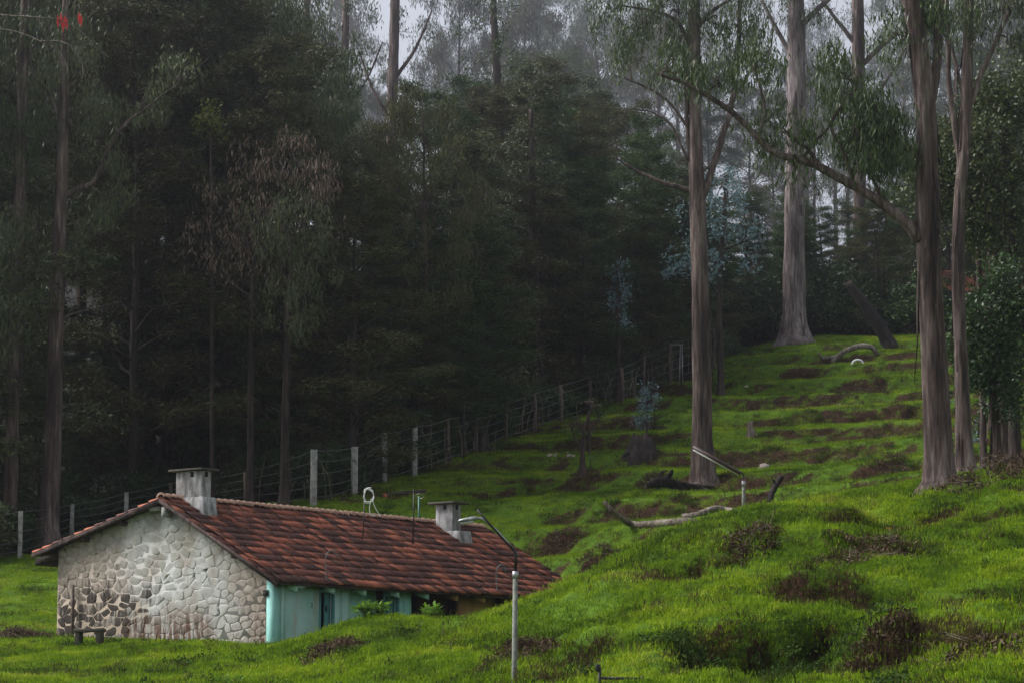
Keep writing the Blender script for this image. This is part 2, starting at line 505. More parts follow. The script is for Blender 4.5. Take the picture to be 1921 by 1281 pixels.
grassmat('grass_blade', [(.030, .055, .008), (.075, .140, .008), (.155, .255, .009), (.250, .340, .014), (.33, .34, .05)], 0)
grassmat('tussock_blade', [(.030, .050, .008), (.060, .085, .012), (.11, .125, .024), (.17, .17, .05)], 2)
grassmat('dry_blade', [(.020, .016, .008), (.045, .036, .014), (.085, .066, .028), (.13, .105, .05)], 1)


# ------------------------------------------------------------------ mesh helpers
def fast_mesh(name, V, Fq):
    """V (n,3); Fq list of index arrays, each (m,k)"""
    me = bpy.data.meshes.new(name)
    V = np.asarray(V, np.float32)
    me.vertices.add(len(V))
    me.vertices.foreach_set('co', V.ravel())
    idx = np.concatenate([np.asarray(f, np.int32).ravel() for f in Fq])
    tot = np.concatenate([np.full(len(f), np.asarray(f).shape[1], np.int32) for f in Fq])
    st = np.concatenate([[0], np.cumsum(tot)[:-1]]).astype(np.int32)
    me.loops.add(len(idx))
    me.loops.foreach_set('vertex_index', idx)
    me.polygons.add(len(tot))
    me.polygons.foreach_set('loop_start', st)
    me.polygons.foreach_set('loop_total', tot)
    me.update(calc_edges=True)
    me.validate()
    return me


class MB:
    def __init__(s):
        s.v = []
        s.f = {}
        s.n = 0

    def add(s, V, faces):
        V = np.asarray(V, float)
        for f in faces:
            f = np.asarray(f, int)
            if f.ndim == 1:
                f = f[None]
            s.f.setdefault(f.shape[1], []).append(f + s.n)
        s.v.append(V)
        s.n += len(V)
        return s

    def tube(s, P, R, k=8, wob=0., rng=None, caps=True):
        P = np.asarray(P, float)
        n = len(P)
        R = np.broadcast_to(np.asarray(R, float), (n,))
        T = np.gradient(P, axis=0)
        T /= np.linalg.norm(T, axis=1)[:, None] + 1e-9
        ref = np.array([0.31, .95, .05]) if abs(T[0, 2]) > .5 else np.array([.02, .1, 1.])
        A = np.cross(T, ref)
        A /= np.linalg.norm(A, axis=1)[:, None] + 1e-9
        B = np.cross(T, A)
        th = np.arange(k) / k * 2 * np.pi
        rr = R[:, None] * np.ones((n, k))
        if wob and rng is not None:
            rr = rr * (1 + wob * rng.normal(size=(1, k)) + wob * .5 * rng.normal(size=(n, k)))
        V = P[:, None, :] + rr[:, :, None] * (np.cos(th)[None, :, None] * A[:, None, :] + np.sin(th)[None, :, None] * B[:, None, :])
        V = V.reshape(-1, 3)
        i = np.arange(n - 1)[:, None] * k
        j = np.arange(k)[None, :]
        jn = (j + 1) % k
        q = np.stack([i + j, i + jn, i + k + jn, i + k + j], -1).reshape(-1, 4)
        s.add(V, [q])
        if caps:
            s.f.setdefault(k, []).append(np.array([list(range(k))[::-1]]) + s.n - len(V))
            s.f.setdefault(k, []).append(np.array([list(range((n - 1) * k, n * k))]) + s.n - len(V))
        return s

    def box(s, c, d, R=None):
        c = np.asarray(c, float)
        d = np.asarray(d, float) / 2
        V = np.array([[x, y, z] for x in (-1, 1) for y in (-1, 1) for z in (-1, 1)], float) * d
        if R is not None:
            V = V @ np.asarray(R, float).T
        s.add(V + c, [[[0, 1, 3, 2], [4, 6, 7, 5], [0, 4, 5, 1], [2, 3, 7, 6], [0, 2, 6, 4], [1, 5, 7, 3]]])
        return s

    def prism(s, poly, depth_vec):
        poly = np.asarray(poly, float)
        n = len(poly)
        V = np.concatenate([poly, poly + np.asarray(depth_vec, float)])
        s.add(V, [[list(range(n))[::-1]], [list(range(n, 2 * n))], [[i, (i + 1) % n, n + (i + 1) % n, n + i] for i in range(n)]])
        return s

    def mesh(s, name):
        return fast_mesh(name, np.concatenate(s.v), [np.concatenate(v) for v in s.f.values()])

    def obj(s, name, m, parent=None, smooth=False, bevel=0):
        me = s.mesh(name)
        return mkobj(name, me, m, parent, smooth, bevel)


def mkobj(name, me, m, parent=None, smooth=False, bevel=0):
    if m and not me.materials:
        me.materials.append(MATS[m])
    if smooth:
        me.polygons.foreach_set('use_smooth', np.ones(len(me.polygons), bool))
    o = bpy.data.objects.new(name, me)
    COL.objects.link(o)
    if parent is not None:
        o.parent = parent
    if bevel:
        b = o.modifiers.new('bevel', 'BEVEL')
        b.width = bevel
        b.segments = 2
    return o


def tag(o, label=None, cat=None, group=None, kind=None):
    if label:
        o['label'] = label
    if cat:
        o['category'] = cat
    if group:
        o['group'] = group
    if kind:
        o['kind'] = kind
    return o


def empty(name, loc=(0, 0, 0), rz=0):
    o = bpy.data.objects.new(name, None)
    o.empty_display_size = .3
    COL.objects.link(o)
    o.location = [float(q) for q in loc]
    o.rotation_euler = (0, 0, rz)
    return o


def copy_tree(o, parent=None):
    c = o.copy()
    COL.objects.link(c)
    c.parent = parent
    for ch in [q for q in o.children]:
        copy_tree(ch, c)
    return c


def catmull(pts, n=8):
    P = np.asarray(pts, float)
    if len(P) < 3:
        t = np.linspace(0, 1, n + 1)[:, None]
        return P[0] * (1 - t) + P[-1] * t
    Q = np.concatenate([[2 * P[0] - P[1]], P, [2 * P[-1] - P[-2]]])
    out = []
    for i in range(1, len(Q) - 2):
        t = np.linspace(0, 1, n, endpoint=False)[:, None]
        a, b, c, d = Q[i - 1], Q[i], Q[i + 1], Q[i + 2]
        out.append(.5 * ((2 * b) + (c - a) * t + (2 * a - 5 * b + 4 * c - d) * t ** 2 + (3 * b - a - 3 * c + d) * t ** 3))
    out.append(P[-1:])
    return np.concatenate(out)


# ------------------------------------------------------------------ leaves and trees
def leaves_mesh(name, C, rad, per, rng, mode='spray', size=(.22, .07), origin=None):
    """C cluster centres (k,3); rad (k,3) radii; per leaves each"""
    C = np.asarray(C, float)
    rad = np.broadcast_to(np.asarray(rad, float), C.shape)
    k = len(C)
    n = k * per
    c = np.repeat(C, per, 0)
    r = np.repeat(rad, per, 0)
    g = rng.normal(size=(n, 3))
    g /= np.maximum(1, np.linalg.norm(g, axis=1)[:, None] / 1.7)
    P = c + g * r * .62
    L = size[0] * (.55 + .9 * rng.random(n))
    w = size[1] * (.6 + .8 * rng.random(n))
    if mode == 'hang':
        d = np.stack([rng.normal(size=n) * .33, rng.normal(size=n) * .33, -np.ones(n)], 1)
    elif mode == 'spray':
        d = g * np.array([1, 1, .35]) + rng.normal(size=(n, 3)) * .55
        d[:, 2] -= .12
    else:
        d = rng.normal(size=(n, 3)) + g * .5 + np.array([0, 0, .3])
    d /= np.linalg.norm(d, axis=1)[:, None] + 1e-9
    s = np.cross(d, rng.normal(size=(n, 3)) + (np.array([0, 0, 1.3]) if mode == 'spray' else 0))
    s /= np.linalg.norm(s, axis=1)[:, None] + 1e-9
    a = P - d * L[:, None] * .5
    b = P + d * L[:, None] * .5
    mid = P - d * L[:, None] * .08
    V = np.stack([a, mid + s * w[:, None] * .5, b, mid - s * w[:, None] * .5], 1).reshape(-1, 3)
    if origin is not None:
        V = V - np.asarray(origin)
    q = np.arange(n * 4).reshape(-1, 4)
    return fast_mesh(name, V, [q])


def trunk_tube(C, R, rng, k=22, foot=1.6, root=.16):
    """fluted trunk: lobes that run up the stem, strongest at the foot; C, R along the stem"""
    d = np.concatenate([[0], np.cumsum(np.linalg.norm(np.diff(C, axis=0), axis=1))])
    s = np.arange(0, d[-1], max(.22, d[-1] / 110))
    P = np.stack([np.interp(s, d, C[:, i]) for i in range(3)], 1)
    Rr = np.interp(s, d, R) * (1 + .38 * np.exp(-np.maximum(s - .8, 0) / .4))
    n = len(s)
    th = np.arange(k) / k * 2 * math.pi
    ph = rng.random(6) * 6.283
    tw = s * (.05 + .05 * rng.random())
    f = np.exp(-np.maximum(s - .7, 0) / foot)
    L5 = np.sin(5 * (th[None] + tw[:, None]) + ph[0]) * .55 + np.sin(3 * (th[None] + tw[:, None]) + ph[1]) * .45 + np.sin(8 * (th[None] - tw[:, None]) + ph[2]) * .35
    M = 1 + (root * f[:, None] + .05) * L5
    M += (vnoise(th[None] * 2.2 + ph[3], s[:, None] * .6 + ph[4]) - .5) * .16 + (vnoise(th[None] * 5 + ph[5], s[:, None] * 1.9) - .5) * .09
    T = np.gradient(P, axis=0)
    T /= np.linalg.norm(T, axis=1)[:, None] + 1e-9
    A = np.cross(T, np.array([.31, .95, .05]))
    A /= np.linalg.norm(A, axis=1)[:, None] + 1e-9
    B = np.cross(T, A)
    V = P[:, None] + (Rr[:, None] * M)[:, :, None] * (np.cos(th)[None, :, None] * A[:, None] + np.sin(th)[None, :, None] * B[:, None])
    i = np.arange(n - 1)[:, None] * k
    j = np.arange(k)[None]
    q = np.stack([i + j, i + (j + 1) % k, i + k + (j + 1) % k, i + k + j], -1).reshape(-1, 4)
    return MB().add(V.reshape(-1, 3), [q, np.array([list(range((n - 1) * k, n * k))])])


def grow(seed, h, kind):
    rng = np.random.default_rng(seed)
    mb = MB()
    n = 16
    t = np.linspace(0, 1, n)
    wv = np.cumsum(rng.normal(size=(n, 2)) * .012 * h, 0) * t[:, None] * .5
    P = np.stack([wv[:, 0], wv[:, 1], t * h - .3], 1)
    r0 = {'wattle': .011, 'gum': .0125, 'slim': .010}[kind] * h
    R = r0 * ((1 - t) ** .85 * .93 + .07) * (1 + .5 * np.exp(-t * 30))
    mb.tube(P, R, 9, .05, rng)
    C, rad = [], []
    if kind == 'wattle':
        nb, t0 = 46, .08
    elif kind == 'gum':
        nb, t0 = 26, .34
    else:
        nb, t0 = 18, .52
    for i in range(nb):
        tb = t0 + (1 - t0) * ((i + rng.random()) / nb) ** .9
        tb = min(tb, .985)
        o = np.array([np.interp(tb, t, P[:, q]) for q in range(3)])
        az = i * 2.4 + rng.normal() * .5
        x = (tb - t0) / (1 - t0)
        if kind == 'wattle':
            L = h * (.07 + .15 * (1 - x) ** .8 * min(1, .35 + x * 4)) * (.6 + .8 * rng.random())
            e0, e1 = .75 - .2 * (1 - x), .1
        elif kind == 'gum':
            L = h * (.08 + .12 * math.sin(math.pi * min(1, .15 + x * .85))) * (.6 + .8 * rng.random())
            e0, e1 = .95, .15
        else:
            L = h * (.06 + .09 * math.sin(math.pi * min(1, .15 + x * .85))) * (.6 + .8 * rng.random())
            e0, e1 = 1.0, .3
        m = 6
        q = [o]
        for j in range(m):
            f = j / (m - 1)
            e = e0 + (e1 - e0) * f + rng.normal() * .18
            a2 = az + rng.normal() * .22
            q.append(q[-1] + L / m * np.array([math.cos(a2) * math.cos(e), math.sin(a2) * math.cos(e), math.sin(e)]))
        q = np.array(q)
        rb = max(.018, np.interp(tb, t, R) * .45)
        mb.tube(q, np.linspace(rb, .012, len(q)), 5, 0, None, False)
        sub = 6 if kind == 'wattle' else 5
        for j in range(sub):
            f = .35 + .65 * (j + rng.random()) / sub
            b = np.array([np.interp(f * m, np.arange(m + 1), q[:, z]) for z in range(3)])
            a3 = az + rng.choice([-1, 1]) * (.5 + .6 * rng.random())
            l2 = L * .38 * (1.15 - f * .6)
            tip = b + l2 * np.array([math.cos(a3), math.sin(a3), .25 * rng.normal() + (.1 if kind == 'wattle' else -.05)])
            mb.tube(np.array([b, (b + tip) / 2 + rng.normal(size=3) * .05 * l2, tip]), [rb * .3 + .004, rb * .2 + .004, .005], 4, 0, None, False)
            if kind == 'wattle':
                C += [tip, (b + tip) / 2]
                rad += [(.75, .75, .42)] * 2
            else:
                C += [tip, tip + np.array([rng.normal() * .4, rng.normal() * .4, -.5])]
                rad += [(.55, .55, .75)] * 2
        C.append(q[-1])
        rad.append((.7, .7, .5))
    C = np.array(C)
    rad = np.array(rad) * (h / 24.0) ** .5 * (.7 + .6 * rng.random((len(C), 1)))
    keep = rng.random(len(C)) < (.92 if kind == 'wattle' else .85)
    return mb, C[keep], rad[keep], rng


PROTO_H = 24.0


def proto_tree(name, seed, kind, leaf, bark, per, size, mode):
    mb, C, rad, rng = grow(seed, PROTO_H, kind)
    me_t = mb.mesh('trunk')
    me_t.materials.append(MATS[bark])
    me_t.polygons.foreach_set('use_smooth', np.ones(len(me_t.polygons), bool))
    me_l = leaves_mesh('crown', C, rad, per, rng, mode, size)
    me_l.materials.append(MATS[leaf])
    return me_t, me_l


def place_tree(name, me_t, me_l, loc, rz, sc, label, cat='tree', group=None):
    e = empty(name, loc, rz)
    e.scale = (sc[0], sc[0], sc[1])
    o = bpy.data.objects.new('trunk', me_t)
    COL.objects.link(o)
    o.parent = e
    o = bpy.data.objects.new('crown', me_l)
    COL.objects.link(o)
    o.parent = e
    return tag(e, label, cat, group)


# ================================================================== SETTING: terrain
def grid_lines(lo, hi, a, b, d, g=1.22):
    v = list(np.arange(a, b + 1e-6, d))
    s, x = d, a
    L = []
    while x > lo:
        s *= g
        x -= s
        L.append(x)
    s, x = d, v[-1]
    Rr = []
    while x < hi:
        s *= g
        x += s
        Rr.append(x)
    return np.array(L[::-1] + v + Rr)


gx = grid_lines(-800, 800, -26, 30, .17)
gy = grid_lines(-150, 1700, 36, 150, .19)
GX, GY = np.meshgrid(gx, gy, indexing='ij')
GZ, SOIL, GU = H(GX, GY, True)
nx, ny = GX.shape
ii = np.arange(nx * ny).reshape(nx, ny)
q = np.stack([ii[:-1, :-1], ii[1:, :-1], ii[1:, 1:], ii[:-1, 1:]], -1).reshape(-1, 4)
me = fast_mesh('ground', np.stack([GX, GY, GZ], -1).reshape(-1, 3), [q])

# fence line in plan (used for the forest floor too)
FENCE_PX = [(-260, 1085, 80), (38, 1046, 80), (135, 1005, 80), (237, 985, 80), (320, 968, 80), (460, 955, 80), (590, 948, 80), (665, 928, 80), (720, 907, 80), (777, 893, 80), (845, 868, 80), (893, 850, 80), (950, 826, 80), (1003, 810, 80), (1052, 791, 80), (1110, 770, 80), (1168, 752, 80), (1210, 735, 80), (1258, 720, 80), (1340, 690, 80)]
FENCE = np.array([gp(*q_) for q_ in FENCE_PX])
fo = np.argsort(FENCE[:, 0])
FX, FY = FENCE[fo, 0], FENCE[fo, 1]


def fence_y(X):
    X = np.asarray(X, float)
    y = np.interp(X, FX, FY)
    return np.where(X > FX[-1], FY[-1] + np.clip((X - FX[-1]) * 1.6, 0, 9), y)


FYG = fence_y(GX)
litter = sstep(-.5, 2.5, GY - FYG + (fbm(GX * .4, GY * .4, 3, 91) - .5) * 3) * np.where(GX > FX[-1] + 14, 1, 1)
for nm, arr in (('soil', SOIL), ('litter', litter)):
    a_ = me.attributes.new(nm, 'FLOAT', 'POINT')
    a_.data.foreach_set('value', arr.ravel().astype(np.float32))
# grass density: open lawn in the stretch that can be seen, none in the house or the wood
inside = (sstep(34, 36, GY) * (1 - litter) * (GX > -24) * (GX < 27) * (np.abs(GX) < GY * .21 + 1)).astype(float)
HC = at(512, 1212, 71.4)
PHI = math.radians(37.27)
HA = np.array([math.sin(PHI), math.cos(PHI), 0])
HB = np.array([-HA[1], HA[0], 0])
hx = (GX - HC[0]) * HA[0] + (GY - HC[1]) * HA[1]
hy = (GX - HC[0]) * HB[0] + (GY - HC[1]) * HB[1]
inside *= ~((hx > -.02) & (hx < 13.6) & (hy > -.05) & (hy < 7.8))
thin = .45 + .55 * sstep(.3, .5, fbm(GX * .9, GY * .9, 3, 77))
for nm, arr in (('dry', inside * np.clip(SOIL * 1.2 + .09 * sstep(.5, .7, fbm(GX * .8, GY * .8, 3, 79)), 0, 1) * (0.4 + .6 * (1 - sstep(64, 80, GY)))),):
    a_ = me.attributes.new(nm, 'FLOAT', 'POINT')
    a_.data.foreach_set('value', arr.ravel().astype(np.float32))
LUSH = inside * np.clip(1 - SOIL * 1.15, 0, 1) * thin * (0.33 + .67 * (1 - sstep(64, 80, GY)))
wd = inside * sstep(.56, .68, fbm(GX * .55, GY * .55, 4, 85)) * (.03 + .22 * np.clip(SOIL, 0, 1)) * (0.35 + .65 * (1 - sstep(64, 80, GY)))
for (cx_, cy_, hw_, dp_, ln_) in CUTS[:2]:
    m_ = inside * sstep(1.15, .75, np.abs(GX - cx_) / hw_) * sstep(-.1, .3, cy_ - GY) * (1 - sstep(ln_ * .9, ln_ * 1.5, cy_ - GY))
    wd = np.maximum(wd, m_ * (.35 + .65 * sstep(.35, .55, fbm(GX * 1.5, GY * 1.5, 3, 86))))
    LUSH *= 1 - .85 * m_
for (cx_, cy_, rx_, ry_, hh_, so_) in ():
    wd = np.maximum(wd, .6 * inside * sstep(.3, .55, fbm(GX * 1.5, GY * 1.5, 3, 86)) * sstep(1.3, .5, np.hypot((GX - cx_) / rx_, (GY - cy_) / ry_)))
ts = inside * sstep(.50, .64, fbm(GX * .7, GY * .7, 4, 95)) * (.25 + .75 * (1 - sstep(64, 80, GY))) + inside * .9 * np.clip(SOIL, 0, 1) * (1 - sstep(64, 80, GY)) * .7
a_ = me.attributes.new('tussock', 'FLOAT', 'POINT')
a_.data.foreach_set('value', ts.ravel().astype(np.float32))
a_ = me.attributes.new('lush', 'FLOAT', 'POINT')
a_.data.foreach_set('value', LUSH.ravel().astype(np.float32))
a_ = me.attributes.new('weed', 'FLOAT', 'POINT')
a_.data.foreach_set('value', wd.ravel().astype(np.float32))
ground = mkobj('ground', me, 'ground', None, True)
tag(ground, kind='structure')


def tuft(name, rng, nb, hgt, lean, wid, spread, m):
    V, Q = [], []
    for i in range(nb):
        b = np.array([rng.normal() * spread, rng.normal() * spread, -.02])
        az = rng.random() * 6.283
        h_ = hgt * (.5 + .8 * rng.random())
        l_ = lean * rng.random() * h_
        d = np.array([math.cos(az), math.sin(az), 0])
        s = np.array([-d[1], d[0], 0]) * wid * (.6 + .8 * rng.random())
        mid = b + d * l_ * .35 + np.array([0, 0, h_ * .6])
        tip = b + d * l_ + np.array([0, 0, h_ * (.95 - .3 * rng.random())])
        n0 = len(V)
        V += [b - s, b + s, mid + s * .8, mid - s * .8, tip]
        Q.append((n0, n0 + 1, n0 + 2, n0 + 3))
        Q.append((n0 + 3, n0 + 2, n0 + 4, n0 + 4))
    V = np.array(V)
    q4 = np.array([z for z in Q if z[2] != z[3]])
    t3 = np.array([z[:3] for z in Q if z[2] == z[3]])
    me = fast_mesh(name, V, [q4, t3])
    me.materials.append(MATS[m])
    return bpy.data.objects.new(name, me)


def weed(name, rng):
    C = rng.normal(size=(9, 3)) * np.array([.10, .10, .035]) + np.array([0, 0, .06])
    me = leaves_mesh(name, C, (.09, .09, .05), 12, rng, 'any', (.05, .024))
    me.materials.append(MATS['leaf_weed'])
    return bpy.data.objects.new(name, me)


def scatter(name, attr, density, tufts, label, cat, smin, smax, seed):
    ng = bpy.data.node_groups.new(name + '_scatter', 'GeometryNodeTree')
    ng.interface.new_socket('Geometry', in_out='INPUT', socket_type='NodeSocketGeometry')
    ng.interface.new_socket('Geometry', in_out='OUTPUT', socket_type='NodeSocketGeometry')
    nd, lk = ng.nodes, ng.links
    out = nd.new('NodeGroupOutput')
    oi = nd.new('GeometryNodeObjectInfo')
    oi.inputs['Object'].default_value = ground
    jn = nd.new('GeometryNodeJoinGeometry')
    for i, tf in enumerate(tufts):
        dp = nd.new('GeometryNodeDistributePointsOnFaces')
        dp.distribute_method = 'RANDOM'
        na = nd.new('GeometryNodeInputNamedAttribute')
        na.data_type = 'FLOAT'
        na.inputs['Name'].default_value = attr
        mu = nd.new('ShaderNodeMath')
        mu.operation = 'MULTIPLY'
        mu.inputs[1].default_value = density / len(tufts)
        lk.new(na.outputs[0], mu.inputs[0])
        lk.new(oi.outputs['Geometry'], dp.inputs['Mesh'])
        lk.new(mu.outputs[0], dp.inputs['Density'])
        dp.inputs['Seed'].default_value = seed + i
        io = nd.new('GeometryNodeInstanceOnPoints')
        ti = nd.new('GeometryNodeObjectInfo')
        ti.inputs['Object'].default_value = tf
        ti.inputs['As Instance'].default_value = True
        rv = nd.new('FunctionNodeRandomValue')
        rv.data_type = 'FLOAT_VECTOR'
        rv.inputs[0].default_value = (-.25, -.25, 0)
        rv.inputs[1].default_value = (.25, .25, 6.283)
        rs = nd.new('FunctionNodeRandomValue')
        rs.data_type = 'FLOAT'
        rs.inputs[2].default_value = smin
        rs.inputs[3].default_value = smax
        lk.new(dp.outputs['Points'], io.inputs['Points'])
        lk.new(ti.outputs['Geometry'], io.inputs['Instance'])
        lk.new(rv.outputs[0], io.inputs['Rotation'])
        lk.new(rs.outputs[1], io.inputs['Scale'])
        lk.new(io.outputs[0], jn.inputs[0])
    lk.new(jn.outputs[0], out.inputs[0])
    me = bpy.data.meshes.new(name)
    o = bpy.data.objects.new(name, me)
    COL.objects.link(o)
    md = o.modifiers.new('scatter', 'NODES')
    md.node_group = ng
    return tag(o, label, cat, None, 'stuff')


_r = np.random.default_rng(3)
scatter('grass', 'lush', 120, [tuft('grass_tuft', _r, 26, .078, 1.0, .0055, .10, 'grass_blade') for _ in range(4)], 'short bright green grass covering the lawn and mound', 'grass', .6, 1.35, 11)
scatter('tussocks', 'tussock', 10, [tuft('long_tuft', _r, 30, .17, 1.0, .006, .09, 'grass_blade'), tuft('long_tuft', _r, 30, .17, 1.3, .006, .10, 'tussock_blade'), tuft('long_tuft', _r, 26, .20, 1.3, .006, .09, 'tussock_blade')], 'longer olive grass tussocks standing up from the turf', 'grass', .5, 1.25, 171)
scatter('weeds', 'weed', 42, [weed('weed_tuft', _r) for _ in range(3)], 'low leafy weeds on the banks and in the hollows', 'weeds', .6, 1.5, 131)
scatter('dry_grass', 'dry', 60, [tuft('dry_tuft', _r, 22, .15, 1.5, .006, .10, 'dry_blade') for _ in range(3)], 'withered brown grass on the banks and bare patches', 'dry grass', .6, 1.4, 71)

# ================================================================== THE COTTAGE
RZ = math.atan2(HA[1], HA[0])
house = empty('cottage', HC, RZ)
tag(house, 'low stone cottage with whitewashed gable, teal front and red tiled roof', 'house')
EY, EZ, RY, RIDZ, BY, BZ = -.39, 1.59, 3.71, 3.88, 8.43, 2.64
X0, X1 = -.30, 13.45
WL = 13.2                       # wall length
WD = 7.73                       # wall depth
fs = (RIDZ - EZ) / (RY - EY)
bs = (BZ - RIDZ) / (BY - RY)


def roof_z(y):
    return EZ + (y - EY) * fs if y <= RY else RIDZ + (y - RY) * bs


def hloc_z(px, py, z):
    r = ray(px, py)
    P = r * ((HC[2] + z) / r[2])
    d = P - HC
    return np.array([d @ HA, d @ HB, z])


# gable and plaster materials, in wall coordinates (metres along the gable, height)
def wall_coords(nd, lk):
    g = nd.new('ShaderNodeNewGeometry')
    s = nd.new('ShaderNodeVectorMath')
    s.operation = 'SUBTRACT'
    s.inputs[1].default_value = HC
    lk.new(g.outputs['Position'], s.inputs[0])
    res = []
    for ax in (HA, HB, (0, 0, 1)):
        d = nd.new('ShaderNodeVectorMath')
        d.operation = 'DOT_PRODUCT'
        d.inputs[1].default_value = ax
        lk.new(s.outputs[0], d.inputs[0])
        res.append(d.outputs['Value'])
    cmb = nd.new('ShaderNodeCombineXYZ')
    for i in range(3):
        lk.new(res[i], cmb.inputs[i])
    return res, cmb.outputs[0]


def mrange(nd, lk, v, a, b):
    m = nd.new('ShaderNodeMapRange')
    m.interpolation_type = 'SMOOTHSTEP'
    lk.new(v, m.inputs[0])
    m.inputs[1].default_value = a
    m.inputs[2].default_value = b
    return m.outputs[0]


def gable_mat(name, mortar):
    m, nd, lk, p = mat(name)
    (wx, wy, wz), vec = wall_coords(nd, lk)
    oi = nd.new('ShaderNodeObjectInfo')
    nb = noise(nd, lk, .9, 5, .6, vec=vec)
    nf = noise(nd, lk, 7.0, 6, .65, vec=vec)
    ns = noise(nd, lk, 5.0, 4, .6, vec=vec, sc=(1, 1.6, .22))
    beige = ramp(nd, [(.3, (.17, .14, .115)), (.5, (.29, .245, .205)), (.72, (.38, .34, .29))])
    lk.new(nf.outputs[0], beige.inputs[0])
    tint = mixc(nd, lk, math_(nd, lk, 'MULTIPLY', oi.outputs['Random'], .25), beige.outputs[0], (.27, .20, .16) if not mortar else (.29, .25, .21))
    # whitewash with a green-blue cast down the middle
    ww = math_(nd, lk, 'MULTIPLY', mrange(nd, lk, wy, .2, 2.2), mrange(nd, lk, wy, 6.6, 4.0))
    ww = math_(nd, lk, 'MULTIPLY', ww, mrange(nd, lk, nb.outputs[0], .30, .62))
    ww = math_(nd, lk, 'MULTIPLY', ww, .8 if mortar else .8)
    c = mixc(nd, lk, ww, tint, (.435, .45, .425))
    # green grey stain under the verge, part of it shade painted into the colour
    gr = math_(nd, lk, 'MULTIPLY', mrange(nd, lk, wz, 1.7, 3.4), mrange(nd, lk, nb.outputs[0], .62, .40))
    c = mixc(nd, lk, math_(nd, lk, 'MULTIPLY', gr, .6), c, (.15, .17, .13))
    # bare dark stones low on the left
    dk = math_(nd, lk, 'MULTIPLY', mrange(nd, lk, wy, 2.9, 5.8), mrange(nd, lk, wz, 2.3, 1.0))
    dk = math_(nd, lk, 'ADD', dk, math_(nd, lk, 'MULTIPLY', math_(nd, lk, 'SUBTRACT', ns.outputs[0], .5), 2.3))
    dk = math_(nd, lk, 'ADD', dk, math_(nd, lk, 'MULTIPLY', math_(nd, lk, 'SUBTRACT', oi.outputs['Random'], .5), .0 if mortar else .7))
    dk = mrange(nd, lk, dk, .42, .98)
    side = mrange(nd, lk, wy, 2.4, 4.4)
    dk = math_(nd, lk, 'MULTIPLY', dk, side)
    c = mixc(nd, lk, dk, c, (.33, .27, .205) if mortar else (.055, .045, .038))
    # rust brown wash at the foot
    ru = math_(nd, lk, 'MULTIPLY', mrange(nd, lk, wz, 1.2, .5), math_(nd, lk, 'MULTIPLY', mrange(nd, lk, wy, 1.7, 2.5), mrange(nd, lk, wy, 5.6, 4.2)))
    ru2 = math_(nd, lk, 'MULTIPLY', mrange(nd, lk, wy, .95, .2), mrange(nd, lk, wz, 1.3, .5))
    ru = math_(nd, lk, 'MULTIPLY', math_(nd, lk, 'MAXIMUM', ru, ru2), mrange(nd, lk, ns.outputs[0], .40, .56))
    c = mixc(nd, lk, math_(nd, lk, 'MULTIPLY', ru, .85), c, (.10, .045, .026))
    lk.new(c, p.inputs['Base Color'])
    p.inputs['Roughness'].default_value = .92
    p.inputs['Specular IOR Level'].default_value = .15
    bump(nd, lk, nf.outputs[0], p, .6, .03)
    return m


gable_mat('gable_mortar', True)
gable_mat('gable_stone', False)


def plaster(name, c1, c2, stain, sc=1.0, th0=.5, amt=.75):
    m, nd, lk, p = mat(name)
    (wx, wy, wz), vec = wall_coords(nd, lk)
    nb = noise(nd, lk, 1.0 * sc, 6, .65, vec=vec, sc=(1, 1, .6))
    ns = noise(nd, lk, 2.0 * sc, 5, .65, vec=vec, sc=(1, 1, .22))
    r = ramp(nd, [(.35, c2), (.62, c1)])
    lk.new(nb.outputs[0], r.inputs[0])
    st = mrange(nd, lk, ns.outputs[0], th0, .75)
    c = mixc(nd, lk, math_(nd, lk, 'MULTIPLY', st, amt), r.outputs[0], stain)
    lk.new(c, p.inputs['Base Color'])
    p.inputs['Roughness'].default_value = .85
    bump(nd, lk, nb.outputs[0], p, .2, .02)


plaster('teal_plaster', (.30, .54, .50), (.17, .42, .37), (.19, .22, .16))
plaster('teal_pale', (.40, .56, .52), (.22, .46, .40), (.30, .30, .24))
plaster('ochre_plaster', (.36, .22, .07), (.26, .15, .05), (.15, .10, .05))
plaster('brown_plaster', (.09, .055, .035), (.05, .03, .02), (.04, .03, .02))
plaster('door_teal', (.07, .22, .22), (.04, .15, .15), (.03, .08, .08))
plaster('chimney_plaster', (.48, .47, .47), (.17, .16, .155), (.05, .045, .04), 3.0, .34, .95)
plaster('moss_slab', (.06, .055, .035), (.03, .028, .02), (.02, .018, .014))

# tiles: chance per piece picks the firing and the grime
m, nd, lk, p = mat('clay_tile')
g = nd.new('ShaderNodeNewGeometry')
oi = nd.new('ShaderNodeObjectInfo')
rnd = math_(nd, lk, 'FRACT', math_(nd, lk, 'ADD', g.outputs['Random Per Island'], math_(nd, lk, 'MULTIPLY', oi.outputs['Random'], 7.31)))
n1 = noise(nd, lk, 1.3, 5, .6, 'World')
n2 = noise(nd, lk, 16, 4, .6, 'World')
s = math_(nd, lk, 'ADD', math_(nd, lk, 'MULTIPLY', rnd, .75), math_(nd, lk, 'MULTIPLY', n1.outputs[0], .55))
s = math_(nd, lk, 'SUBTRACT', s, .18)
r = ramp(nd, [(.0, (.040, .017, .014)), (.32, (.085, .030, .022)), (.54, (.16, .052, .033)), (.70, (.31, .092, .052)), (1.0, (.48, .16, .085))])
lk.new(s, r.inputs[0])
gm = mrange(nd, lk, n2.outputs[0], .5, .72)
c = mixc(nd, lk, math_(nd, lk, 'MULTIPLY', gm, .55), r.outputs[0], (.035, .020, .016))
lk.new(c, p.inputs['Base Color'])
p.inputs['Roughness'].default_value = .8
bump(nd, lk, n2.outputs[0], p, .3, .01)
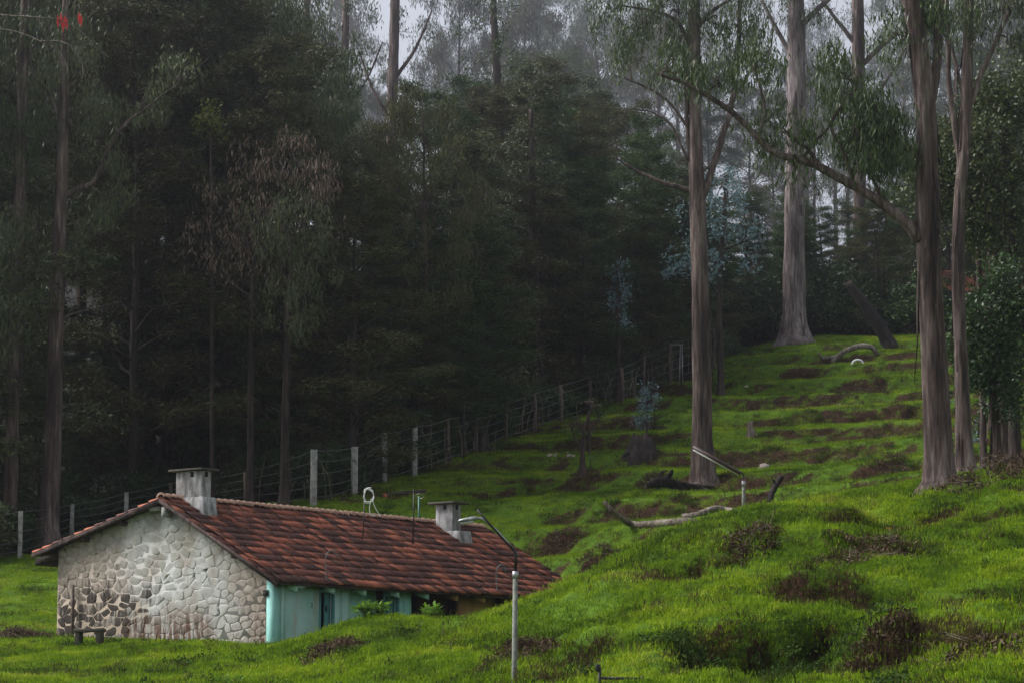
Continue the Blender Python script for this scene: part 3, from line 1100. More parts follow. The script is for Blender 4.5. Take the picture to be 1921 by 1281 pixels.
simple('ridge_clay', (.26, .15, .10), .85, (.09, .06, .045), 5, bstr=.2)

# --- roof: boards, then tiles
mb = MB()
th = .05
prof = [(EY + .03, roof_z(EY + .03) - .03), (RY, RIDZ - .03), (BY - .03, BZ - .03), (BY - .03, BZ - .03 - th), (RY, RIDZ - .03 - th), (EY + .03, roof_z(EY + .03) - .03 - th)]
mb.prism([(X0 + .02, y, z) for y, z in prof], (X1 - X0 - .04, 0, 0))
roof = mb.obj('roof', 'bark_dark', house)
tag(roof)
roof['label'] = 'weathered red clay tile roof with dark mossy courses'
NR, NC = 12, 60
SL = math.hypot(RY - EY, RIDZ - EZ)
rowL = SL / NR
tw = (X1 - X0) / NC
vdir = np.array([0, RY - EY, RIDZ - EZ]) / SL
ndir = np.array([0, -vdir[2], vdir[1]])


def tile_mesh(rng, name='tile', L=None, w=None):
    L = (L or rowL) * 1.13
    w = (w or tw) * 1.0
    us = np.array([0, .07, .15, .22, .48, .55, .63, .70, 1.0])
    hs_ = np.array([.034, .040, .034, .010, .008, .032, .032, .008, .006])
    k = len(us)
    lo = np.stack([us * w, np.zeros(k), hs_ + .042], 1)
    up = np.stack([us * w, np.full(k, L), hs_ * .8 - .004], 1)
    li = np.stack([us * w, np.full(k, .012), np.maximum(hs_ - .02, 0) - .004], 1)
    V = np.concatenate([lo, up, li])
    q = []
    for i in range(k - 1):
        q.append((i, i + 1, k + i + 1, k + i))
        q.append((2 * k + i, 2 * k + i + 1, i + 1, i))
    q.append((0, k, 2 * k, 2 * k))
    t3 = np.array([(2 * k, 0, k), (k - 1, 3 * k - 1, 2 * k - 1)])
    return V, [np.array([z for z in q if z[2] != z[3]]), t3]


_r = np.random.default_rng(8)
tile_variants = []
for i in range(5):
    V, Fs = tile_mesh(_r)
    V = V + _r.normal(size=V.shape) * .0015
    me = fast_mesh('tile', V, Fs)
    me.materials.append(MATS['clay_tile'])
    tile_variants.append((me, V, Fs))
Rt = np.stack([np.array([1, 0, 0]), vdir, ndir], 1)      # tile frame -> house frame
rest = MB()
for r_ in range(NR):
    sag = .0
    for c_ in range(NC):
        x = X0 + c_ * tw + _r.normal() * .006
        off = np.array([0, EY, EZ]) + vdir * (r_ * rowL + _r.normal() * .010) + ndir * (_r.random() * .008 + .012 * math.sin(x * .9 + r_ * .2))
        off[0] = x
        ang = _r.normal() * .014
        tilt = _r.normal() * .010
        if c_ == 0:
            off = off - ndir * .035 + vdir * _r.normal() * .03
            ang += _r.normal() * .05
        if c_ == 1 and _r.random() < .3:
            ang += _r.normal() * .06
        ca, sa = math.cos(ang), math.sin(ang)
        Rl = Rt @ np.array([[ca, -sa, 0], [sa, ca, 0], [0, 0, 1]]) @ np.array([[1, 0, tilt], [0, 1, 0], [-tilt, 0, 1]])
        me, V, Fs = tile_variants[_r.integers(5)]
        if c_ < 25:
            o = bpy.data.objects.new('tile', me)
            COL.objects.link(o)
            o.parent = roof
            M4 = Matrix.Identity(4)
            for a_ in range(3):
                for b_ in range(3):
                    M4[a_][b_] = Rl[a_, b_]
                M4[a_][3] = off[a_]
            o.matrix_local = M4
        else:
            rest.add(V @ Rl.T + off, Fs)
o = rest.obj('far_tiles', 'clay_tile', roof)
tag(o, kind='stuff')
# back slope, seen only edge-on
rest = MB()
SLb = math.hypot(BY - RY, RIDZ - BZ)
vb = np.array([0, RY - BY, RIDZ - BZ]) / SLb
nb_ = np.array([0, vb[2], -vb[1]])
Rb = np.stack([np.array([-1, 0, 0]), vb, nb_], 1)
for r_ in range(12):
    for c_ in range(NC):
        V, Fs = tile_variants[_r.integers(5)][1:]
        off = np.array([X1 - c_ * tw, BY, BZ]) + vb * (r_ * SLb / 12 + _r.normal() * .012) + nb_ * _r.random() * .012
        rest.add(V @ Rb.T + off, Fs)
tag(rest.obj('rear_tiles', 'clay_tile', roof), kind='stuff')
# ridge tiles
NRG = 56
Lr = (X1 - X0) / NRG
vs_, q_ = [], []
k = 7
for j, (xx, rr, zz) in enumerate([(0, .135, .030), (Lr * 1.18, .105, .0)]):
    for i in range(k):
        a_ = math.pi * (i / (k - 1)) * .9 + math.pi * .05
        vs_.append((xx, math.cos(a_) * rr * 1.15, math.sin(a_) * rr + zz - .02))
for i in range(k):
    a_ = math.pi * (i / (k - 1)) * .9 + math.pi * .05
    vs_.append((.01, math.cos(a_) * .105 * 1.15, math.sin(a_) * .105 - .02))
q_ = [(i, i + 1, k + i + 1, k + i) for i in range(k - 1)] + [(2 * k + i, 2 * k + i + 1, i + 1, i) for i in range(k - 1)]
me_r = fast_mesh('ridge_tile', np.array(vs_), [np.array(q_)])
me_r.materials.append(MATS['ridge_clay'])
for i in range(NRG):
    o = bpy.data.objects.new('ridge_tile', me_r)
    COL.objects.link(o)
    o.parent = roof
    o.location = (X1 - (i + 1) * Lr, RY + _r.normal() * .012, RIDZ - .005 + _r.random() * .015)
    o.rotation_euler = (_r.normal() * .06, _r.normal() * .04, _r.normal() * .05)
# barge boards along the gable verge, a strip of tin and beam ends
for nm, (ya, yb) in (('barge_board', (EY, RY)), ('barge_board', (RY, BY))):
    mb = MB()
    za, zb = roof_z(ya), roof_z(yb)
    mb.prism([(X0 - .02, ya, za - .02), (X0 - .02, yb, zb - .02), (X0 - .02, yb, zb - .13), (X0 - .02, ya, za - .13)], (.045, 0, 0))
    mb.obj(nm, 'bark_brown', house)
mb = MB()
mb.box((-.12, RY - .10, RIDZ - .36), (.30, .14, .26))
mb.obj('ridge_beam', 'concrete', house)
mb = MB()
mb.box((-.10, RY + .30, RIDZ - .25), (.26, .30, .12))
mb.obj('beam_end', 'concrete', house)
mb = MB()
mb.prism([(X0, 7.76, 2.55), (X0, 8.30, 2.50), (X0, 8.30, 2.30), (X0, 7.76, 2.44)], (8, 0, 0))
mb.obj('wall_plate', 'bark_dark', house)
for yy in (1.2, 5.2, 6.6):
    mb = MB()
    mb.box((-.10, yy, roof_z(yy) - .19), (.30, .09, .10))
    mb.obj('beam_end', 'bark_dark', house)

# --- gable wall with its stones
top = lambda y: roof_z(y) - .085
mb = MB()
pts = [(0, 0, -1.2), (0, 0, top(0)), (0, RY, top(RY)), (0, WD, top(WD)), (0, WD, -1.2)]
mb.prism(pts, (.25, 0, 0))
gw = mb.obj('gable_wall', 'gable_mortar', house)
gw['label'] = 'whitewashed rubble stone gable with bare dark stones low on one side'
_r = np.random.default_rng(31)
cw, ch = .35, .21
sites = []
for r_ in range(-2, 20):
    y = -.4 + (.2 if r_ % 2 else 0)
    while y < WD + .5:
        wdt = cw * (.5 + .95 * _r.random())
        sites.append((y + wdt / 2, r_ * ch + _r.normal() * .06 + .1))
        y += wdt
sites = np.array(sites)
# mirrored edge sites keep the outer stones square
cells = 0
AN = 1.45
S2 = sites * np.array([1, AN])


def clip(poly, n, d):
    out = []
    for i in range(len(poly)):
        a, b = poly[i], poly[(i + 1) % len(poly)]
        da, db = a @ n - d, b @ n - d
        if da <= 0:
            out.append(a)
        if (da < 0 < db) or (db < 0 < da):
            out.append(a + (b - a) * (da / (da - db)))
    return out


for i, s_ in enumerate(S2):
    poly = [s_ + np.array(v) for v in ((-.6, -.6), (.6, -.6), (.6, .6), (-.6, .6))]
    dd = np.linalg.norm(S2 - s_, axis=1)
    for j in np.argsort(dd)[1:18]:
        d_ = S2[j] - s_
        L_ = np.linalg.norm(d_)
        n_ = d_ / L_
        poly = clip(poly, n_, n_ @ s_ + L_ / 2)
        if len(poly) < 3:
            break
    poly = [v / np.array([1, AN]) for v in poly]
    # the wall's own outline
    for n_, d_ in ((np.array([-1., 0]), 0.), (np.array([1., 0]), WD), (np.array([0, -1.]), .35)):
        if len(poly) >= 3:
            poly = clip(poly, n_, d_)
    if len(poly) < 3:
        continue
    for (ya, yb) in ((0, RY), (RY, WD)):
        e_ = np.array([yb - ya, top(yb) - top(ya)])
        n_ = np.array([-e_[1], e_[0]]) / np.linalg.norm(e_)
        poly = clip(poly, n_, n_ @ np.array([ya, top(ya)]))
        if len(poly) < 3:
            break
    if len(poly) < 3:
        continue
    P2 = np.array(poly)
    cen = P2.mean(0)
    area = .5 * abs(np.sum(P2[:, 0] * np.roll(P2[:, 1], -1) - np.roll(P2[:, 0], -1) * P2[:, 1]))
    if area < .014:
        continue
    # cut corners, shrink for the joint
    Q = []
    for a_ in range(len(P2)):
        p0, p1 = P2[a_], P2[(a_ + 1) % len(P2)]
        Q += [p0 * .86 + p1 * .14, p0 * .14 + p1 * .86]
    Q = np.array(Q) - cen
    rr = np.linalg.norm(Q, axis=1)[:, None]
    Q = Q * (1 - .006 / np.maximum(rr, .05)) + _r.normal(size=Q.shape) * .009
    n_ = len(Q)
    pro = .002 + .008 * _r.random() ** 2
    tl = _r.normal(size=2) * .03 + np.array([0, .03])
    def ring(sc, dx):
        return np.concatenate([(-dx - (Q * sc) @ tl[:, None] * (1 if dx > 0 else 0)), Q * sc + cen], 1)
    V = np.concatenate([ring(1.0, -.03), ring(1.0, .001 + pro * .10), ring(.80, pro), [[-pro * 1.12, cen[0], cen[1]]]])
    qq = np.array([(a_, n_ + a_, n_ + (a_ + 1) % n_, (a_ + 1) % n_) for a_ in range(n_)] + [(n_ + a_, 2 * n_ + a_, 2 * n_ + (a_ + 1) % n_, n_ + (a_ + 1) % n_) for a_ in range(n_)])
    tt = np.array([(2 * n_ + a_, 3 * n_, 2 * n_ + (a_ + 1) % n_) for a_ in range(n_)])
    mkobj('stone', fast_mesh('stone', V, [qq, tt]), 'gable_stone', gw, False)
    cells += 1
print('STONES', cells)
mb = MB()
mb.box((-.055, .22, 1.34), (.02, .17, .15))
mb.obj('vent_hole', 'dark_void', house)
mb = MB()
mb.tube([(-.10, 7.05, 1.75), (-.10, 7.04, 1.0), (-.11, 7.02, .1)], .045, 8)
mb.obj('drain_pipe', 'old_wood_post', house)

# --- long front: painted sections, recesses, doors
def wall_box(name, x0, x1, y0, y1, z0, z1, m, label=None, parent=None, bevel=0):
    mb = MB()
    mb.box(((x0 + x1) / 2, (y0 + y1) / 2, (z0 + z1) / 2), (x1 - x0, y1 - y0, z1 - z0))
    o = mb.obj(name, m, parent or house, bevel=bevel)
    if label:
        o['label'] = label
    return o


ZT = 1.69
wall_box('corner_pier', .258, .40, -.03, .2, -1, ZT, 'teal_pale')
wall_box('corner_pier', -.035, .255, -.04, .2, -1, ZT, 'teal_plaster')
wall_box('front_wall', .403, 1.76, 0, .2, -1, ZT, 'teal_pale')
d1 = wall_box('door', 2.07, 2.28, .10, .16, -1, ZT, 'door_teal')
wall_box('handle', 2.09, 2.11, .06, .1, .95, 1.1, 'dark_metal', None, d1)
wall_box('door_curtain', 1.86, 2.03, .55, .60, -.5, .85, 'door_teal')
wall_box('front_wall', 2.28, 2.63, 0, .2, -1, ZT, 'teal_pale')
wall_box('front_wall', 2.65, 2.93, .004, .2, -1, ZT, 'teal_pale')
wall_box('recessed_wall', 2.93, 4.33, .28, .45, -1, ZT + .1, 'teal_plaster')
d2 = wall_box('door', 4.61, 4.88, .12, .18, -1, ZT, 'door_teal')
wall_box('front_wall', 4.88, 5.17, 0, .2, -1, ZT, 'teal_plaster')
wall_box('front_wall', 5.19, 5.45, .004, .2, -1, ZT, 'teal_plaster')
for xa in (1.74, 2.27, 4.31, 4.87):
    wall_box('door_frame', xa, xa + .05, -.02, .05, -1, ZT - .02, 'door_teal')
for xa, xb in ((1.74, 2.32), (4.31, 4.92)):
    wall_box('lintel', xa, xb, -.024, .06, 1.42, 1.50, 'door_teal')
wall_box('door_post', 6.44, 6.52, .1, .2, -1, ZT, 'bark_brown')
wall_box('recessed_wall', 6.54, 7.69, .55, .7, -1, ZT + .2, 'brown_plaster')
wall_box('front_wall', 7.69, 9.29, .12, .3, -1, ZT + .03, 'ochre_plaster')
wall_box('front_wall', 9.95, WL - .25, .12, .3, -1, ZT + .03, 'ochre_plaster')
wall_box('dark_backing', .30, WL - .25, 1.6, 1.7, -1, 2.4, 'dark_void')  # near-black sheet added indoors so no light shows through the doorways
wall_box('rear_wall', .26, WL - .25, WD - .25, WD - .01, -1, 2.62, 'gable_mortar')
mb = MB()
mb.prism([(WL - .24, 0, -1), (WL - .24, 0, top(0)), (WL - .24, RY, top(RY)), (WL - .24, WD, top(WD)), (WL - .24, WD, -1)], (.24, 0, 0))
mb.obj('end_wall', 'gable_mortar', house)
for xx in (.56, 1.97, 3.21, 4.55, 5.79, 7.04, 8.23, 9.5, 10.8, 12.1):
    mb = MB()
    c_ = np.array([xx, 0, 0])
    mb.prism([(xx - .035, .15, 1.72), (xx - .035, -.30, 1.56), (xx - .035, -.30, 1.38), (xx - .035, -.02, 1.46), (xx - .035, .15, 1.5)], (.07, 0, 0))
    mb.obj('rafter_end', 'teal_pale' if xx < 6 else 'ochre_plaster', house)
fc = bpy.data.curves.new('house_number', 'FONT')
fc.body = '3'
fc.size = .17
fc.extrude = .003
fo_ = bpy.data.objects.new('house_number', fc)
COL.objects.link(fo_)
dg = bpy.context.evaluated_depsgraph_get()
me_n = bpy.data.meshes.new_from_object(fo_.evaluated_get(dg))
bpy.data.objects.remove(fo_)
me_n.materials.clear()
simple('number_paint', (.13, .05, .08), .7)
o = mkobj('house_number', me_n, 'number_paint', house)
o.location = (1.40, -.006, 1.02)
o.rotation_euler = (math.pi / 2, 0, 0)


# --- chimneys
def chimney(px, py, zb, db, da, hh, capo, label, base_b, base_drop, cap_t, vent_y):
    x0, y0 = px, py
    mb = MB()
    mb.box((x0 + da / 2, y0 + db / 2, zb + hh / 2), (da, db, hh))
    ch = mb.obj('chimney', 'chimney_plaster', house, bevel=.015)
    ch['label'] = label
    mb = MB()
    yb = y0 - base_b
    zl = roof_z(yb) - .1
    mb.prism([(x0 - .05, y0 + db + .05, zb - .9), (x0 - .05, y0 + db + .05, zb + .03), (x0 - .05, yb + .12, zb + .03), (x0 - .05, yb, zl)], (da + .12, 0, 0))
    mb.obj('chimney_base', 'chimney_plaster', ch, bevel=.012)
    mb = MB()
    mb.box((x0 + da / 2, y0 + db / 2, zb + hh + cap_t / 2 + .004), (da + capo * 2, db + capo * 2, cap_t))
    mb.obj('chimney_cap', 'moss_slab', ch, bevel=.01)
    for yy in vent_y:
        mb = MB()
        mb.box((x0 - .001, y0 + yy, zb + hh - .09), (.02, .11, .13))
        mb.obj('smoke_vent', 'dark_void', ch)
    mb = MB()
    mb.box((x0 + da / 2, y0 - .001, zb + hh - .09), (.10, .02, .13))
    mb.obj('smoke_vent', 'dark_void', ch)


chimney(.48, 3.0, 3.90, .90, .38, .72, .15, 'taller square whitewashed chimney with flat slab cap', .22, .6, .05, (.32,))
chimney(10.9, 2.95, 3.60, .62, .40, .82, .17, 'streaked grey chimney with dark slab cap near the far end', .42, .6, .06, (.28,))

# ================================================================== things on and round the roof
def hw(x, y, z):
    return HC + HA * x + HB * y + np.array([0, 0, z])


def hplane_front(px, py, yl):
    """point of the house's long plane at local y = yl seen through a pixel"""
    r = ray(px, py)
    P0 = HC + HB * yl
    return r * ((P0 @ HB) / (r @ HB))


def rel(mb_pts, o):
    return [np.asarray(q_, float) - np.asarray(o, float) for q_ in mb_pts]


Yr = float(hw(6.0, 2.2, 0)[1])
# coil of white cable on a thin mast
b0 = hplane_front(680, 1017, 2.2)
e = empty('aerial_mast', b0)
tag(e, 'thin dark mast on the roof holding a coil of white cable', 'mast')
MB().tube(rel([b0 - [0, 0, .1], hplane_front(682, 975, 2.2), hplane_front(684, 935, 2.2)], b0), .016, 6).obj('pole', 'dark_metal', e)
Yc = float(b0[1])
cp = []
for i in range(40):
    a_ = i / 40 * 2 * math.pi * 3
    cp.append(at(691 + 9 * math.cos(a_) + 1.5 * math.sin(i), 929 + 13 * math.sin(a_) + 2.0 * math.cos(i * 1.7), Yc + .08 * math.sin(i * .7)))
MB().tube(rel(catmull(cp, 3), b0), .012, 5).obj('cable_coil', 'white_plastic', e)
for pts in ([(697, 935), (693, 952), (696, 964), (704, 968)], [(698, 935), (703, 950), (709, 960), (713, 969)], [(683, 921), (688, 915), (697, 914)]):
    MB().tube(rel(catmull([at(q_[0], q_[1], Yc) for q_ in pts], 5), b0), .010, 5).obj('cable', 'white_plastic', e)
# television aerial
b0 = hplane_front(774, 1026, 2.2)
Yc = float(b0[1])
e = empty('television_aerial', b0)
tag(e, 'dark television aerial standing on the tiles between the two chimneys', 'aerial')
MB().tube(rel([b0 - [0, 0, .1], at(776, 970, Yc), at(776, 918, Yc)], b0), .02, 6).obj('pole', 'dark_metal', e)
MB().tube(rel([at(750, 921, Yc - .3), at(800, 919, Yc + .3)], b0), .014, 5).obj('boom', 'dark_metal', e)
MB().tube(rel([at(762, 955, Yc - .2), at(783, 953, Yc + .2)], b0), .012, 5).obj('arm', 'dark_metal', e)
hoop = [at(787 + 8 * math.cos(a_), 930 + 4.5 * math.sin(a_), Yc + .25 * math.sin(a_)) for a_ in np.linspace(0, 6.283, 16)]
MB().tube(rel(hoop, b0), .008, 5).obj('hoop', 'lamp_alloy', e)
# green pipe beyond the ridge
pg = at(788, 1000, 88)
tag(MB().tube(rel([at(786, 1010, 88), at(786, 930, 88)], (0, 0, 0)), .035, 7).obj('green_pipe', 'green_pipe'), 'green pipe standing up behind the roof ridge', 'pipe')
# goose-neck conduits at the eaves
for (px, y1, lab) in ((612, 1092, 'bent grey cable conduit hooked over the eaves nearest the gable'), (932, 1110, 'bent conduit at the eaves beside the front lamp post')):
    b0 = hplane_front(px, y1, -.2)
    Yc = float(b0[1])
    k = 1 if px < 700 else .85
    pts = [at(px + dx * k, y1 + dy * k, Yc) for dx, dy in ((1, 4), (0, -20), (-1, -44), (3, -56), (10, -60), (17, -57), (20, -46))]
    tag(MB().tube(rel(catmull(pts, 5), (0, 0, 0)), .016, 6).obj('conduit', 'wire_metal'), lab, 'conduit')

# ================================================================== lamp posts
def lamp_front():
    Y = 45.0
    g0 = near_ground(965, Y)
    e = empty('lamp_post', g0)
    tag(e, 'slim pale lamp post in front of the cottage with angled arm and flat lamp', 'street lamp')
    MB().tube(rel([g0 - [0, 0, .5], at(965, 1270, Y), at(967, 1072, Y)], g0), [.045, .045, .040], 14).obj('post', 'post_paint', e, True)
    MB().tube(rel([at(967, 1084, Y), at(967, 1071, Y)], g0), .050, 14).obj('collar', 'lamp_alloy', e, True)
    MB().tube(rel([at(967, 1072, Y), at(968, 1040, Y), at(966, 1034, Y), at(958, 1024, Y)], g0), .024, 10).obj('arm_socket', 'dark_metal', e, True)
    MB().tube(rel([at(958, 1024, Y), at(930, 993, Y), at(909, 975, Y), at(903, 972, Y), at(894, 971, Y)], g0), .020, 10).obj('arm', 'lamp_alloy', e, True)
    MB().tube(rel([at(962, 1030, Y - .03), at(915, 978, Y - .03), at(895, 955, Y - .03)], g0), .017, 8).obj('brace', 'dark_metal', e, True)
    a, b = at(860, 978, Y), at(898, 972, Y)
    d = (b - a) / np.linalg.norm(b - a)
    up = np.array([0, 0, 1.])
    s = np.cross(d, up)
    s /= np.linalg.norm(s)
    u = np.cross(s, d)
    R = np.stack([d, s, u], 1)
    mb = MB()
    L = np.linalg.norm(b - a)
    prof = [(0, .055, .012), (.1, .085, .03), (.6, .085, .04), (.85, .06, .035), (1, .03, .02)]
    V = []
    for t, w_, h_ in prof:
        for ang in np.linspace(0, 2 * math.pi, 12, endpoint=False):
            V.append((t * L, math.cos(ang) * w_, math.sin(ang) * h_ + .01))
    V = np.array(V) @ R.T + a - g0
    k = 12
    q = [(i * k + j, i * k + (j + 1) % k, (i + 1) * k + (j + 1) % k, (i + 1) * k + j) for i in range(4) for j in range(k)]
    mb.add(V, [np.array(q), np.array([list(range(k))[::-1]]), np.array([list(range(4 * k, 5 * k))])])
    head = mb.obj('lamp_head', 'lamp_alloy', e, True)
    mb = MB()
    mb.box((a + b) / 2 - u * .035 - d * .03 - g0, (L * .62, .11, .03), R)
    mb.obj('lamp_lens', 'lamp_glass', head, bevel=.01)


lamp_front()


def lamp_tube():
    g0 = gp(1395, 958, 48)
    Y = float(g0[1]) + 1.2
    g0 = near_ground(1395, Y)
    e = empty('lamp_post', g0)
    tag(e, 'short pale lamp post behind the mound carrying a tilted brown tube light', 'street lamp')
    MB().tube(rel([g0 - [0, 0, .4], at(1395, 940, Y), at(1395, 903, Y)], g0), .038, 12).obj('post', 'post_paint', e, True)
    MB().tube(rel([at(1395, 912, Y), at(1395, 901, Y)], g0), .042, 12).obj('collar', 'lamp_alloy', e, True)
    MB().tube(rel(catmull([at(1395, 903, Y), at(1395, 891, Y), at(1392, 886, Y), at(1386, 883, Y)], 4), g0), .016, 8).obj('arm', 'dark_metal', e, True)
    a, b = at(1300, 838, Y), at(1390, 888, Y)
    d = (b - a) / np.linalg.norm(b - a)
    s = np.array([0, 1., 0])
    s -= d * (s @ d)
    s /= np.linalg.norm(s)
    u = np.cross(s, d)
    if u[2] < 0:
        u = -u
    L = np.linalg.norm(b - a)
    mb = MB()
    sec = [(-.07, -.035), (-.06, .02), (-.025, .045), (.025, .045), (.06, .02), (.07, -.035)]
    poly = [a + s * p_ + u * q_ - g0 for p_, q_ in sec]
    mb.prism(poly, d * L)
    h = mb.obj('lamp_housing', 'lamp_brown', e)
    MB().tube(rel([a - u * .048 + d * .03, b - u * .048 - d * .03], g0), .018, 8).obj('light_tube', 'tube_white', h, True)


lamp_tube()

# ================================================================== fence
FO = FENCE[6]
fence = empty('wire_fence', FO)
tag(fence, 'wire fence of concrete and wooden posts along the forest edge', 'fence')
tops = [(-260, 1000, 1), (38, 958, 1), (135, 945, 1), (237, 923, 1), (320, 905, 0), (460, 885, 0), (587, 843, 2), (665, 838, 2), (720, 812, 2), (777, 799, 2), (840, 785, 0), (893, 768, 0), (950, 755, 0), (1003, 736, 0), (1052, 722, 0), (1106, 705, 0), (1166, 690, 0), (1209, 668, 0), (1257, 645, 0), (1338, 615, 0)]
_r = np.random.default_rng(12)
tip_pts = []
for P, (px, py, kd) in zip(FENCE, tops):
    Y = float(P[1])
    T = at(px, py, Y)
    tip_pts.append(T)
    lean = _r.normal() * .01
    if kd:
        w_ = .10 if kd == 2 else .075
        R = Matrix.Rotation(_r.random() * .6, 3, 'Z')
        mb = MB()
        c_ = (P + T) / 2
        h_ = T[2] - P[2]
        mb.box(c_ - FO - [0, 0, .2], (w_ * 2, w_ * 2, h_ + .4), np.array(R))
        mb.obj('concrete_post', 'concrete', fence, bevel=.012)
    else:
        MB().tube(rel([P - [0, 0, .4], (P + T) / 2 + _r.normal(size=3) * .03, T], FO), [.085, .08, .07], 8, .08, _r).obj('wooden_post', 'old_wood_post', fence, True)
# green angle irons standing by the concrete posts
for px, y0, y1 in ((659, 798, 925), (870, 760, 862), (1278, 645, 722), (792, 790, 880)):
    P = gp(px, y1, 80)
    MB().tube(rel([P - [0, 0, .3], at(px, y0, float(P[1]))], FO), .03, 5).obj('iron_post', 'dark_metal', fence)
for k in range(5):
    f_ = [.98, .78, .56, .34, .14][k]
    pts = []
    for i in range(len(FENCE)):
        a = FENCE[i] * (1 - f_) + tip_pts[i] * f_
        pts.append(a)
        if i + 1 < len(FENCE):
            b = FENCE[i + 1] * (1 - f_) + tip_pts[i + 1] * f_
            pts.append((a + b) / 2 - np.array([0, 0, .03 + .04 * _r.random()]))
    MB().tube(rel(pts, FO), .013, 4).obj('wire', 'wire_metal', fence)
for i in range(110):
    j = _r.integers(5, len(FENCE) - 1)
    t = _r.random()
    P = FENCE[j] * (1 - t) + FENCE[j + 1] * t
    P = P + np.array([_r.normal() * .3, abs(_r.normal()) * .8 + .2, 0])
    P[2] = H(P[0], P[1])
    h_ = .7 + 1.1 * _r.random()
    l_ = _r.normal(size=2) * .22
    MB().tube(rel([P - [0, 0, .1], P + [l_[0] * .3, l_[1] * .3, h_ * .55], P + [l_[0] * h_, l_[1] * h_, h_]], FO), [.024, .018, .01], 5).obj('stick', 'pale_stick', fence)
# pale lattice mast at the top of the fence
P = gp(1278, 722, 100)
Y = float(P[1])
e = empty('lattice_mast', P)
tag(e, 'pale slim lattice mast at the top end of the fence', 'mast')
for dx in (-4, 3):
    MB().tube(rel([at(1278 + dx, 723, Y), at(1278 + dx * .4, 646, Y)], P), .022, 5).obj('leg', 'lamp_alloy', e)
MB().tube(rel([at(1260, 647, Y), at(1281, 646, Y)], P), .02, 5).obj('cross_arm', 'lamp_alloy', e)
MB().tube(rel([at(1275, 690, Y), at(1281, 690, Y)], P), .015, 5).obj('tie', 'lamp_alloy', e)

# ================================================================== logs, stumps, litter on the lawn
def log(name, pts, ymin, label, cat, m, seed, k=9, wob=.12, subs=(), ground_i=0, follow=()):
    rng = np.random.default_rng(seed)
    g0 = gp(pts[ground_i][0], pts[ground_i][1], ymin)
    Y = float(g0[1])
    def path(pp):
        P = np.array([at(q_[0], q_[1], Y + (q_[3] if len(q_) > 3 else 0)) for q_ in pp])
        return catmull(P, 6), np.interp(np.linspace(0, 1, (len(pp) - 1) * 6 + 1), np.linspace(0, 1, len(pp)), [q_[2] * .5 * mpp(Y) for q_ in pp])
    e = empty(name, g0)
    tag(e, label, cat)
    P, R = path(pts)
    if follow:
        Pk = np.array([gp(q_[0], q_[1], Y - 4) + np.array([0, 0, q_[2] * .3 * mpp(Y)]) if i_ in follow else at(q_[0], q_[1], Y) for i_, q_ in enumerate(pts)])
        P = catmull(Pk, 6)
    MB().tube(P - g0, R[:len(P)], k, wob, rng).obj('trunk', m, e, True)
    for sp in subs:
        P, R = path(sp)
        MB().tube(P - g0, R[:len(P)], 7, wob, rng).obj('branch', m, e, True)
    return e


log('fallen_log', [(1133, 940, 6), (1155, 962, 9), (1185, 986, 12), (1230, 987, 14), (1290, 983, 15), (1330, 985, 7)], 70, 'long bleached fallen branch with one end bent upward on the grass', 'log', 'dead_wood', 1, ground_i=3, follow=(2, 3, 4, 5))
log('fallen_branch', [(1281, 978, 17), (1310, 966, 14), (1340, 954, 12), (1365, 957, 12), (1392, 963, 10)], 70, 'arched dead branch lying over the end of the bleached log', 'log', 'dead_wood', 2, ground_i=0, follow=(0, 4))
log('charred_stump', [(1445, 955, 12), (1446, 935, 12), (1453, 915, 11), (1467, 892, 11)], 60, 'black charred stick of wood standing up behind the mound', 'stump', 'charred_wood', 3, subs=[[(1457, 910, 5), (1449, 898, 4)]], ground_i=0)
log('charred_log', [(1418, 952, 10), (1430, 948, 10), (1446, 953, 9)], 60, 'short charred lump of wood at the foot of the black stick', 'log', 'charred_wood', 4)
log('uprooted_log', [(1212, 912, 12), (1232, 905, 17), (1258, 906, 16), (1290, 913, 14), (1340, 918, 13), (1400, 921, 12), (1420, 912, 18), (1440, 922, 8)], 80, 'dark uprooted log with tangled roots before the tall forked gum', 'log', 'charred_wood', 5, 10, .25, subs=[[(1250, 900, 10), (1258, 886, 8), (1262, 880, 3)], [(1225, 905, 9), (1208, 915, 4)], [(1240, 900, 8), (1222, 890, 4)], [(1235, 902, 7), (1240, 886, 5), (1252, 882, 2)], [(1228, 905, 6), (1215, 898, 4), (1212, 886, 2)], [(1245, 903, 6), (1235, 915, 5), (1222, 920, 2)], [(1420, 912, 9), (1410, 900, 6), (1404, 896, 3)], [(1425, 912, 9), (1436, 904, 5)]], ground_i=4)
log('fallen_plank', [(690, 935, 9), (740, 926, 8), (800, 920, 7)], 80, 'old plank lying by the fence above the roof ridge', 'plank', 'old_wood_post', 6, 5, .05, ground_i=1)
log('fallen_log', [(1560, 680, 10), (1580, 662, 10), (1610, 650, 12), (1635, 652, 10), (1648, 668, 8)], 100, 'twisted fallen branch arching over the top terrace', 'log', 'dead_wood', 7, subs=[[(1570, 668, 8), (1545, 672, 7), (1535, 660, 4)]], ground_i=0)
log('leaning_trunk', [(1672, 655, 34), (1650, 615, 28), (1620, 570, 24), (1590, 530, 18)], 100, 'thick dark dead trunk leaning to the left above the top terrace', 'dead tree', 'charred_wood', 8, ground_i=0)
log('lying_branch', [(1548, 945, 7), (1570, 943, 7), (1602, 941, 4)], 55, 'thin dark branch lying along the crest of the mound', 'branch', 'charred_wood', 9)


